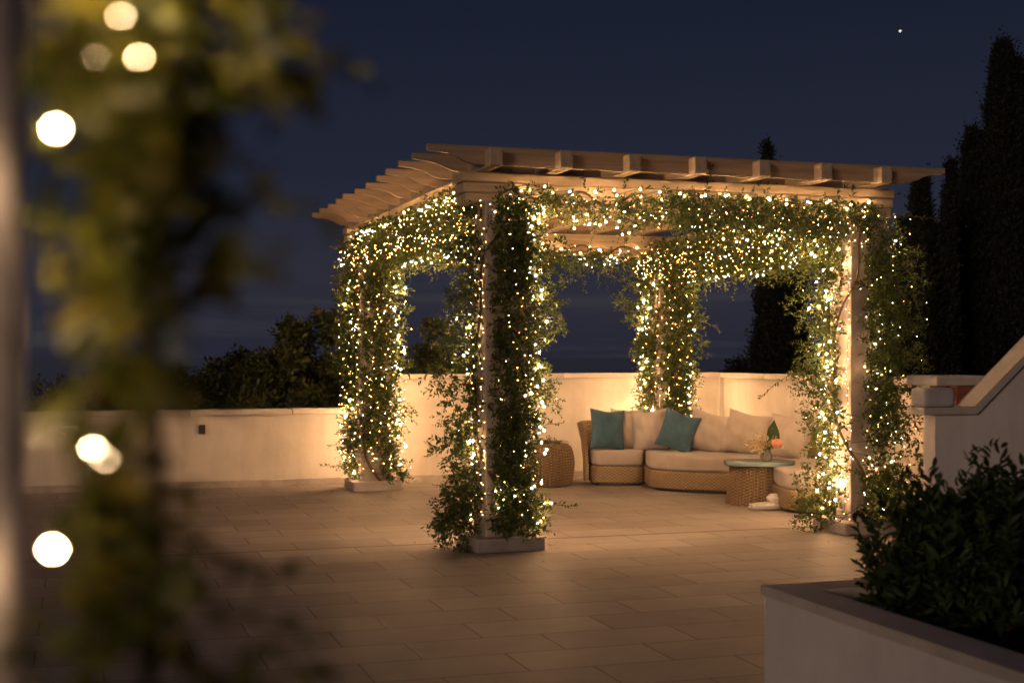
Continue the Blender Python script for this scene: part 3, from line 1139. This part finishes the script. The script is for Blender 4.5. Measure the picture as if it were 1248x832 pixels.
# greenery lying on the pouf
gp = empty('trailing_greenery', (0.42, 16.72, 0.527))
n = 60
P = np.stack([RNG.normal(0, 0.09, n), RNG.normal(0, 0.05, n), RNG.uniform(0, 0.04, n)], 1)
A = sprigs(P, RNG.normal(0, 1, (n, 3)) * [1, 0.6, 0.2] + Z * 0.35, 0.11, 8, 0.032, 0.3)
leaf_obj('foliage', *A[:5], M['vine'], gp)
tubes('twigs', A[5], 0.002, M['bark'], gp)['kind'] = 'stuff'
tag(gp, 'loose greenery lying on top of the woven pouf', 'greenery')

TB = woven('rattan_side_table', [(0.30, 0.0), (0.29, 0.02), (0.275, 0.14), (0.26, 0.28), (0.25, 0.40), (0.245, 0.41)],
           (2.65, 14.84, 0), 'round woven rattan side table with sea green glass top', 'side table')
q = [tuple(p_) for p_ in crom([(-0.27, -0.2), (0.0, -0.29), (0.34, -0.25), (0.45, 0.0), (0.34, 0.25), (0.0, 0.29), (-0.27, 0.2), (-0.32, 0.0)], 6, True)]
gl = bm_obj('glass_top', prism_bm(q, 0.428, 0.47, 0.012, 3), M['glass'], TB, True)

VS = empty('flower_vase', (2.78, 14.80, 0.47))
tag(VS, 'small vase of dried grasses and a peach rose on the glass table', 'vase')
bm_obj('vase_body', lathe_bm([(0.045, 0.0), (0.06, 0.015), (0.068, 0.05), (0.055, 0.09), (0.045, 0.11), (0.05, 0.125)], 32), M['vase'], VS, True)
# dried grass plumes
n = 75
P = np.tile([[-0.02, 0, 0.10]], (n, 1)) + RNG.normal(0, 0.012, (n, 3))
D = RNG.normal(0, 0.45, (n, 3)) * [1.0, .7, .5] + np.array([-0.35, 0, 0.75])
A = sprigs(P, D, RNG.uniform(0.12, 0.26, n), 12, 0.055, RNG.uniform(0, .3, n), 0.28, 0.5)
leaf_obj('dried_grass', *A[:5], M['straw'], VS)
n = 26
P = np.tile([[0.0, 0, 0.10]], (n, 1)) + RNG.normal(0, 0.02, (n, 3))
D = RNG.normal(0, 0.5, (n, 3)) + np.array([0.0, 0, 0.6])
A = sprigs(P, D, RNG.uniform(0.08, 0.16, n), 7, 0.04, 0.2)
leaf_obj('foliage', *A[:5], M['vine'], VS)
# rose: a ball of petals wrapped round each other
bm = bmesh.new()
bmesh.ops.create_uvsphere(bm, u_segments=40, v_segments=24, radius=1)
for v in bm.verts:
    az = math.atan2(v.co.y, v.co.x)
    el_ = math.asin(max(-1, min(1, v.co.z)))
    k_ = 1 + 0.13 * ((az * 5 / (2 * PI) + el_ * 1.6) % 1.0) - 0.10 * ((az * 3 / (2 * PI) - el_ * 1.1) % 1.0)
    v.co = Vector((v.co.x * 0.056 * k_ + 0.105, v.co.y * 0.056 * k_ - 0.06, v.co.z * 0.05 * k_ + 0.195))
bm_obj('rose', bm, M['rose'], VS, True)
# one broad dark leaf standing behind
P = np.array([[0.03, 0.02, 0.12]] * 3) + np.array([[0, 0, 0], [.015, .01, 0], [-.01, .01, 0]])
D = np.array([[0.25, 0.05, 1.0], [0.55, 0.0, 0.9], [0.38, 0.1, 1.0]])
leaf_obj('broad_leaf', P[:2], D[:2], np.array([[0.2, -1, 0.2]] * 2), [0.34, 0.22], [0.15, 0.09], M['shrub'], VS, 0.1, True)

# pale cloth on the paving by the table
def lump(name, dims, loc, rz, seed, material):
    rs = np.random.default_rng(seed)
    bm = bmesh.new()
    bmesh.ops.create_cube(bm, size=1)
    bmesh.ops.bevel(bm, geom=list(bm.edges), offset=0.2, segments=3, affect='EDGES')
    bmesh.ops.subdivide_edges(bm, edges=list(bm.edges), cuts=2, use_grid_fill=True)
    ph = rs.uniform(0, 6, 4)
    for v in bm.verts:
        c = v.co.copy()
        k_ = 1 + 0.07 * math.sin(9 * c.x + ph[0]) * math.cos(11 * c.z + ph[1]) + 0.05 * math.sin(17 * c.z + 6 * c.x + ph[2])
        v.co = Vector((c.x * dims[0] * k_, c.y * dims[1] * k_, max(c.z * k_, -0.5) * dims[2] + dims[2] / 2))
    bm2 = bm
    return bm2
cb = lump('a', (0.30, 0.22, 0.075), None, 0, 3, None)
c2 = lump('b', (0.12, 0.16, 0.13), None, 0, 5, None)
for v in c2.verts:
    v.co += Vector((0.10, 0.02, 0.035))
me = bpy.data.meshes.new('t'); c2.to_mesh(me); c2.free(); cb.from_mesh(me); bpy.data.meshes.remove(me)
cl = bm_obj('folded_cloth', cb, M['cloth'], None, True)
cl.location = (2.66, 14.26, 0)
cl.rotation_euler = (0, 0, 0.1)
tag(cl, 'pale folded cloth heaped on the paving in front of the rattan table', 'cloth')

# ------------------------------------------------------------------ planter and shrubs
C0 = np.array([1.13, 6.14, 0])
PT = empty('planter_box', tuple(C0), TH)
tag(PT, 'long white rendered planter box with stone rim in the near right corner', 'planter')
PW, PD, PH = 2.7, 2.9, 0.60
tk = 0.17
ins = 0.012
for nm, a in dict(a=(0, tk, -PD, 0), b=(tk, PW, -tk, 0), c=(PW - tk, PW, -PD, -tk), d=(tk, PW - tk, -PD, -PD + tk)).items():
    box('side_panel', a[0] + ins, a[1] + (0 if nm == 'b' else -ins * 0), a[2], a[3] - ins, 0, PH - 0.045, M['planter'], PT, 0.0)
rim = [((0, 0), (PW, 0), (PW, -PD), (0, -PD)), ((tk + .02, -tk - .02), (PW - tk, -tk - .02), (PW - tk, -PD + tk), (tk + .02, -PD + tk))]
bm = bmesh.new()
lo = [[bm.verts.new((x, y, zz)) for x, y in r_] for r_ in rim for zz in (PH - 0.045, PH)]
ol, oh, il, ih = lo
for i in range(4):
    j2 = (i + 1) % 4
    bm.faces.new((oh[i], oh[j2], ih[j2], ih[i]))
    bm.faces.new((ol[i], il[i], il[j2], ol[j2]))
    bm.faces.new((ol[i], ol[j2], oh[j2], oh[i]))
    bm.faces.new((il[i], ih[i], ih[j2], il[j2]))
bmesh.ops.bevel(bm, geom=[e_ for e_ in bm.edges if len(e_.link_faces) == 2 and e_.calc_face_angle(0) > 1], offset=0.008, segments=2, affect='EDGES')
bm_obj('rim', bm, M['coping'], PT)
sm = bmesh.new()
bmesh.ops.create_grid(sm, x_segments=24, y_segments=24, size=0.5)
for v in sm.verts:
    v.co = Vector((tk + (v.co.x + .5) * (PW - 2 * tk), -tk - (v.co.y + .5) * (PD - 2 * tk), 0.42 + random.uniform(-.02, .02)))
bm_obj('soil', sm, M['soil'], PT, True)


def shrub(name, loc, radii, nb, label, seed, leaf=0.085, group='shrubs in the planter'):
    global RNG
    RNG = np.random.default_rng(seed)
    r = empty(name, tuple(loc))
    tag(r, label, 'shrub', group)
    lines, sets = [], []
    tips, dirs = [], []
    for i in range(nb):
        d = rand_unit(1)[0]
        d[2] = abs(d[2]) * 0.9 + 0.12
        rr = RNG.uniform(0.55, 1.0) ** 0.5
        tip = d * np.array(radii) * rr
        mid = tip * 0.5 + np.array([0, 0, 0.06]) + RNG.normal(0, 0.03, 3)
        start = RNG.normal(0, 0.03, 3) * [1, 1, 0]
        lines.append(np.array(crom([start, mid, tip], 4)))
        tips.append(tip)
        dirs.append(unit(tip - mid) * 0.55 + Z * 0.9)
    tips, dirs = np.array(tips), np.array(dirs)
    # sprays at the tips and side sprays lower down
    A = sprigs(tips - dirs * 0.06, dirs + RNG.normal(0, .25, dirs.shape), RNG.uniform(0.13, 0.32, nb), 15, leaf, -0.15, 0.36, 0.6)
    k_ = RNG.uniform(0.45, 0.95, (nb * 2, 1))
    idx = np.tile(np.arange(nb), 2)
    P = tips[idx] * k_ + RNG.normal(0, 0.03, (nb * 2, 3))
    B = sprigs(P, dirs[idx] + RNG.normal(0, .6, (nb * 2, 3)), RNG.uniform(0.1, 0.2, nb * 2), 11, leaf, 0.0, 0.38, 0.8)
    X = cat_leaves(A, B)
    leaf_obj('foliage', *X, M['shrub'], r, 0.2, True)
    tubes('branch', lines, (0.009, 0.003), M['bark'], r, 5)
    return r


def pt(u, v, z):
    return C0 + U * u + V * v + Z * z
shrub('leafy_shrub', pt(0.92, -0.42, 0.43), (0.56, 0.56, 0.60), 220, 'dark glossy leafy shrub at the near corner of the white planter', 21)
shrub('leafy_shrub', pt(1.55, -0.75, 0.43), (0.60, 0.6, 0.72), 220, 'taller dark leafy shrub cut by the right edge, in the white planter', 22)
shrub('leafy_shrub', pt(1.5, -1.55, 0.43), (0.5, 0.5, 0.5), 140, 'low dark shrub nearest the viewer in the white planter', 23)
RNG = np.random.default_rng(99)

# ------------------------------------------------------------------ stair wall, stone block and brick pier
SW = empty('stair_wall', (3.22, 10.3, 0), TH)
tag(SW, 'white stair parapet wall with sloping coping at the right edge', 'wall')
sl = 0.875
prof = [(0, 0), (3.4, 0), (3.4, 1.178 + (3.4 - 0.33) * sl), (0.35, 1.178), (0, 1.178)]
bm_obj('wall_body', profile_bm(prof, 0, 0.15), M['planter'], SW)
c_ = 0.055
prof = [(-0.13, 1.180), (0.352, 1.180), (3.45, 1.180 + 3.098 * sl), (3.45, 1.180 + 3.098 * sl + c_ * 1.28), (0.325, 1.180 + c_), (-0.13, 1.180 + c_)]
bm_obj('coping', profile_bm(prof, -0.045, 0.185, 0.008), M['coping'], SW)
rb = bm_obj('rounded_stone_block', box_bm(-0.138, 0.138, -0.1, 0.1, 0.0, 0.15, 0.045, 5), M['white'], None, True)
rb.location = tuple(np.array([3.22, 10.3, 0]) + U * 0.03 + V * 0.075 + Z * (1.180 + c_))
rb.rotation_euler = (0, 0, TH)
tag(rb, 'rounded white stone block on the flat end of the stair wall', 'stone block')
BP = empty('brick_pier', (4.0, 12.1, 0), TH)
tag(BP, 'dark red brick pier with white capstone behind the stair wall', 'brick pier')
box('pier_body', -0.03, 0.30, 0, 0.4, 0, 1.355, M['brick'], BP, 0.004)
box('capstone', -0.26, 0.32, -0.03, 0.44, 1.357, 1.447, M['white'], BP, 0.018)

# ------------------------------------------------------------------ trees
GZ = -3.0
GT = 'trees beyond the garden walls'


def broad_tree(px, py_top, Y, rx, label, seed, n=5200, leaf=0.13, material=None, squash=0.8):
    global RNG
    RNG = np.random.default_rng(seed)
    top = at(px, py_top, Y)
    H_ = top.z - GZ
    r = empty('broadleaf_tree', (top.x, Y, GZ))
    tag(r, label, 'tree', GT)
    ch = H_ * 0.62                                    # crown height
    cc = np.array([0, 0, H_ - ch / 2])
    tube('trunk', crom([(0, 0, 0), (0.06, 0.03, H_ * .25), (-0.04, 0, H_ * .55)], 5), np.linspace(0.17, 0.08, 11), M['bark'], r, 8)
    k_ = 46
    cl = unit(RNG.normal(size=(k_, 3))) * (RNG.uniform(0.2, 1, (k_, 1)) ** 0.45) * np.array([rx, rx, ch / 2]) * 0.86 + cc
    cr = RNG.uniform(0.22, 0.46, k_) * rx * 0.55
    limbs = [np.array(crom([(0, 0, H_ * .45), cl[i] * 0.5 + np.array([0, 0, H_ * .25]), cl[i]], 4)) for i in range(0, k_, 3)]
    tubes('limb', limbs, (0.05, 0.012), M['bark'], r, 5)
    pick = RNG.integers(0, k_, n)
    d = unit(RNG.normal(size=(n, 3)))
    P = cl[pick] + d * (RNG.uniform(0, 1, (n, 1)) ** 0.5) * cr[pick][:, None] * np.array([1.25, 1.25, 0.85])
    D = d + RNG.normal(0, .5, (n, 3))
    A = sprigs(P, D, RNG.uniform(.1, .28, n), 4, leaf, 0.2, 0.5)
    leaf_obj('crown', *A[:5], material or M['tree'], r)


broad_tree(372, 358, 21.5, 1.05, 'olive leafy tree just left of the rear left pillar', 31)
broad_tree(262, 418, 25.0, 1.35, 'lower dark leafy tree rising above the low wall', 32, n=3800)
broad_tree(130, 440, 25.5, 1.6, 'dark tree behind the foreground climber, above the low wall', 33, n=3600)
broad_tree(522, 380, 21.5, 0.75, 'leafy tree seen between the two left pillars', 34, n=3000, leaf=.11)
broad_tree(905, 424, 30.0, 0.7, 'small dark tree beside the middle cypress', 35, n=1500, material=M['cypress'])


def cypress(px, py_top, Y, width, label, seed, n=5200, lean=0.0, twin=None, fat=0.75):
    global RNG
    RNG = np.random.default_rng(seed)
    top = at(px, py_top, Y)
    H_ = top.z - GZ
    r = empty('cypress_tree', (top.x, Y, GZ))
    tag(r, label, 'tree', GT)
    tube('trunk', [(0, 0, 0), (0.02, 0, H_ * .4), (lean * .5, 0, H_ * 0.93)], [0.2, 0.13, 0.02], M['bark'], r, 8)
    sets = []
    for (dx, h_, w_, m_) in [(0, H_, width, n)] + ([(t[0], H_ * t[1], width * t[2], n // 3) for t in twin] if twin else []):
        f = RNG.uniform(0.03, 1, m_) ** 0.8
        prof_ = np.clip(np.minimum(f / 0.12, 1), 0, 1) * np.clip(1 - f, 0, 1) ** fat * (1 + 0.17 * np.sin(f * 31 + seed) + 0.1 * np.sin(f * 73))
        a = RNG.uniform(0, 2 * PI, m_)
        lob = 1 + 0.2 * np.sin(a * 3 + f * 9) + 0.12 * np.sin(a * 7 - f * 20)
        rr = w_ / 2 * prof_ * lob * RNG.uniform(0.35, 1.0, m_) ** 0.5
        P = np.stack([rr * np.cos(a) + dx + lean * f, rr * np.sin(a), f * h_], 1)
        D = np.stack([np.cos(a) * .35, np.sin(a) * .35, np.full(m_, 1.0)], 1) + RNG.normal(0, .22, (m_, 3))
        sets.append(sprigs(P, D, RNG.uniform(.2, .5, m_) * (0.6 + 0.4 * (1 - f)) * (1 + 0.8 * (RNG.uniform(0, 1, m_) < .06)), 6, 0.12, 0.0, 0.42, 0.55))
    leaf_obj('crown', *cat_leaves(*sets), M['cypress'], r)


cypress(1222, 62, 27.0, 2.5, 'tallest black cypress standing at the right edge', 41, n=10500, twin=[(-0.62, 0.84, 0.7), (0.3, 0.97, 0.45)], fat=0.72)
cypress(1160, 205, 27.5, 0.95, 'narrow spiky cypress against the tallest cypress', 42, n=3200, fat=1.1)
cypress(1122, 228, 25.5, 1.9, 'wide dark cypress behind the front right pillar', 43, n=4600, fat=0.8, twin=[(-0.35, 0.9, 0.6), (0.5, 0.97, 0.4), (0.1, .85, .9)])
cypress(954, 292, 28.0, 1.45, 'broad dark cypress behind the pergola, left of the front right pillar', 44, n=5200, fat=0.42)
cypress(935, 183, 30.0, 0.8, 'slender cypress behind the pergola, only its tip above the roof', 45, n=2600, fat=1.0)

# ------------------------------------------------------------------ near climber on a post at the left
PX = -0.581
post = empty('metal_post', (PX, 1.5, 0))
bm_obj('shaft', lathe_bm([(0.04, 0.0), (0.04, 1.2), (0.04, 2.6)], 32), M['metal'], post, True)
bm_obj('base_plate', lathe_bm([(0.075, 0.002), (0.075, 0.012), (0.04, 0.016)], 32), M['metal'], post, True)
tag(post, 'grey metal post cut by the left edge, beside the near climber', 'post')

RNG = np.random.default_rng(5)
NV = empty('near_climber', (-0.315, 0.99, 0))
nb = np.array([-0.315, 0.99, 0])
tag(NV, 'out of focus climber with olive leaves filling the left foreground', 'climbing plant')
main = crom([(-0.0, 0.07, 0), (0.04, 0.07, 0.6), (0.01, 0.07, 1.1), (0.04, 0.06, 1.5), (0.02, 0.07, 1.9), (0.05, 0.06, 2.35)], 6)
tube('stem', main, np.linspace(0.010, 0.005, len(main)), M['bark_near'], NV, 6)
P, D, L_ = [], [], []
# thick along the stem: denser above eye level and low down, looser in between
for i in range(1150):
    zz = RNG.uniform(0.2, 2.4)
    pyx = HZ + (CAM_H - zz) * FPX / 0.99            # image height at that level
    wide = 0.8 * np.interp(pyx, [-200, 0, 90, 170, 250, 330, 400, 450, 530, 600, 660, 720, 780, 832, 1000], [.07, .09, .11, .055, .065, .095, .055, .06, .02, .03, .08, .05, .095, .06, .08])
    dn = np.interp(pyx, [-200, 0, 250, 420, 500, 580, 640, 832], [1, 1, 1, .6, .10, .05, .34, .5])
    if RNG.uniform() > dn:
        continue
    x = np.interp(pyx, [0, 300, 520, 700, 832], [-.005, -.01, -.02, -.015, -.0]) + RNG.normal(0, wide * .75)
    x = max(x + 0.012, -0.006 + abs(RNG.normal(0, .016)))
    if math.sin(zz * 47 + 1.0) + math.sin(x * 60 + zz * 21) < RNG.uniform(-1.9, 0.15):
        continue
    P.append((x, RNG.normal(0.01, 0.045), zz))
    D.append((abs(RNG.normal(0.2, .7)) - 0.15, RNG.normal(0, .8), RNG.normal(0, .7)))
    L_.append(RNG.uniform(0.04, 0.10))
A = sprigs(P, D, L_, 6, 0.040, 0.35, 0.5)
# free shoots reaching into the picture
shoots = [((200, 60), (345, 95), 1.15), ((180, 180), (330, 205), 1.1), ((170, 205), (400, 250), 1.02), ((150, 300), (250, 370), 1.1), ((130, 420), (270, 465), 1.1),
          ((150, 620), (330, 700), 1.1), ((150, 600), (245, 590), 1.15), ((160, 720), (405, 770), 1.05), ((110, 690), (250, 800), 1.1), ((90, 560), (205, 545), 1.1),
          ((180, 20), (320, 15), 1.15), ((120, 640), (350, 690), 1.2)]
SP, SD, SL = [], [], []
for (a, c, Y) in shoots:
    p0, p1 = np.array(at(*a, Y)), np.array(at(*c, Y))
    SP.append(p0 - nb); SD.append(p1 - p0); SL.append(np.linalg.norm(p1 - p0))
B = sprigs(SP, SD, SL, 8, 0.036, 0.05, 0.5)
leaf_obj('foliage', *cat_leaves(A, B), M['near'], NV, 0.2, True)
tubes('branch', [np.array([[0, 0, p[2] - .12], (np.array(p) * .4 + [0, 0, (p[2] - .05) * .6]), p]) for p in SP] + B[5], (0.003, 0.0015), M['bark_near'], NV, 4)
spots = [(147, 20, .86), (170, 70, .86), (117, 71, .90), (68, 157, .87), (78, 515, .9), (48, 536, .92), (113, 546, .88), (128, 560, .89), (64, 669, .87), (-25, 205, 1.41), (-45, 330, .95), (90, -75, .92), (200, -80, .92), (-25, 705, 1.41), (-50, 480, .95)]
size = [.16, .19, .06, .75, .05, .05, .26, .11, .75] + [1.2, 2.3, 2.2, 2.2, 1.2, 1.6]  # appended sizes: unseen bulbs added past the edges to light leaves and post
ns_ = light_string('near_string_lights', [np.array(at(*s_)) for s_ in spots], 'blurred warm fairy lights in the near climber at the left', M['bulb_n'], r=0.0036, group='fairy lights near the viewer', wire_r=0.001)

for o in ns_.children:
    if o.name.startswith('bulb'):
        p_ = np.array(o.location) + np.array(ns_.location)
        o.scale = [size[int(np.argmin([np.linalg.norm(p_ - np.array(at(*s_))) for s_ in spots]))]] * 3
# a lone bright star
st = at(1097, 38, 900.0)
bm = bmesh.new()
bmesh.ops.create_icosphere(bm, subdivisions=2, radius=0.5)
star = bm_obj('star', bm, emit('starlight', (1, 0.95, 0.85), 3.0), None, True)
star.location = st
tag(star, 'single bright star in the dark sky above the cypresses', 'star')

# ------------------------------------------------------------------ sky and light
w = bpy.data.worlds.new('World')
S.world = w
w.use_nodes = True
nt = w.node_tree
bg = nt.nodes['Background']
sky = N(nt, 'ShaderNodeTexSky', sky_type='NISHITA')
sky.sun_disc = False
SUN_EL, SUN_AZ = R(9), R(212)               # behind the viewer, to the left
sky.sun_elevation = SUN_EL
sky.sun_rotation = SUN_AZ
tint = N(nt, 'ShaderNodeMix', data_type='RGBA', blend_type='MULTIPLY')
tint.inputs['Factor'].default_value = 1
nt.links.new(sky.outputs[0], tint.inputs[6])
tint.inputs[7].default_value = (0.0012, 0.0011, 0.0013, 1)
tc = nt.nodes.new('ShaderNodeTexCoord')
sep = N(nt, 'ShaderNodeSeparateXYZ')
nt.links.new(tc.outputs['Generated'], sep.inputs[0])
gr = ramp(nt, sep.outputs['Z'], [(0.0, (0.0165, 0.0175, 0.033)), (0.06, (0.020, 0.0205, 0.036)), (0.13, (0.0122, 0.0145, 0.0295)), (0.26, (0.0068, 0.0088, 0.0215)), (1.0, (0.003, 0.004, 0.012))])
mp = N(nt, 'ShaderNodeMapping', Scale=(1.6, 1.6, 26))
nt.links.new(tc.outputs['Generated'], mp.inputs[0])
cn = noise(nt, mp.outputs[0], 1.6, 5, 0.6)
cm = N(nt, 'ShaderNodeMapRange')
cm.inputs['From Min'].default_value = 0.5
cm.inputs['From Max'].default_value = 0.75
nt.links.new(cn, cm.inputs['Value'])
lo_ = N(nt, 'ShaderNodeMapRange')
lo_.inputs['From Min'].default_value = 0.13
lo_.inputs['From Max'].default_value = 0.03
nt.links.new(sep.outputs['Z'], lo_.inputs['Value'])
mul = N(nt, 'ShaderNodeMath', operation='MULTIPLY')
nt.links.new(cm.outputs[0], mul.inputs[0])
nt.links.new(lo_.outputs[0], mul.inputs[1])
cc_ = N(nt, 'ShaderNodeMix', data_type='RGBA', blend_type='MIX')
nt.links.new(mul.outputs[0], cc_.inputs['Factor'])
nt.links.new(gr, cc_.inputs[6])
cc_.inputs[7].default_value = (0.042, 0.041, 0.046, 1)
ad = N(nt, 'ShaderNodeMix', data_type='RGBA', blend_type='ADD')
ad.inputs['Factor'].default_value = 1
nt.links.new(cc_.outputs[2], ad.inputs[6])
nt.links.new(tint.outputs[2], ad.inputs[7])
nt.links.new(ad.outputs[2], bg.inputs['Color'])
bg.inputs['Strength'].default_value = 1.0

ld = bpy.data.lights.new('moon_and_house_glow', 'SUN')
ld.energy = 0.52
ld.angle = R(14)
ld.color = (1.0, 0.69, 0.50)
lo2 = bpy.data.objects.new('moon_and_house_glow', ld)
COL.objects.link(lo2)
d = Vector((math.sin(SUN_AZ) * math.cos(SUN_EL), math.cos(SUN_AZ) * math.cos(SUN_EL), math.sin(SUN_EL)))
lo2.rotation_euler = (-d).to_track_quat('-Z', 'Y').to_euler()

# ------------------------------------------------------------------ camera
cam = bpy.data.cameras.new('camera')
co = bpy.data.objects.new('camera', cam)
COL.objects.link(co)
co.location = (0, 0, CAM_H)
co.rotation_euler = (PI / 2, 0, 0)
cam.sensor_width = 36
cam.lens = 36 * FPX / 1248
cam.shift_y = (HZ - 416) / 1248
cam.clip_end = 20000
cam.clip_start = 0.05
cam.dof.use_dof = True
cam.dof.focus_distance = 12.0
cam.dof.aperture_fstop = 2.4
cam.dof.aperture_ratio = 0.86
S.camera = co

S.view_settings.view_transform = 'Standard'
S.view_settings.look = 'None'
S.view_settings.exposure = 0
S.view_settings.gamma = 1
S.view_settings.use_curve_mapping = False
S.render.engine = 'CYCLES'
cy = S.cycles
cy.use_denoising = True
cy.denoiser = 'OPENIMAGEDENOISE'
cy.denoising_input_passes = 'RGB_ALBEDO_NORMAL'
cy.max_bounces = 6
cy.diffuse_bounces = 3
cy.glossy_bounces = 3
cy.transmission_bounces = 5
cy.sample_clamp_indirect = 1.5
cy.caustics_reflective = False
cy.caustics_refractive = False
cy.use_light_tree = True
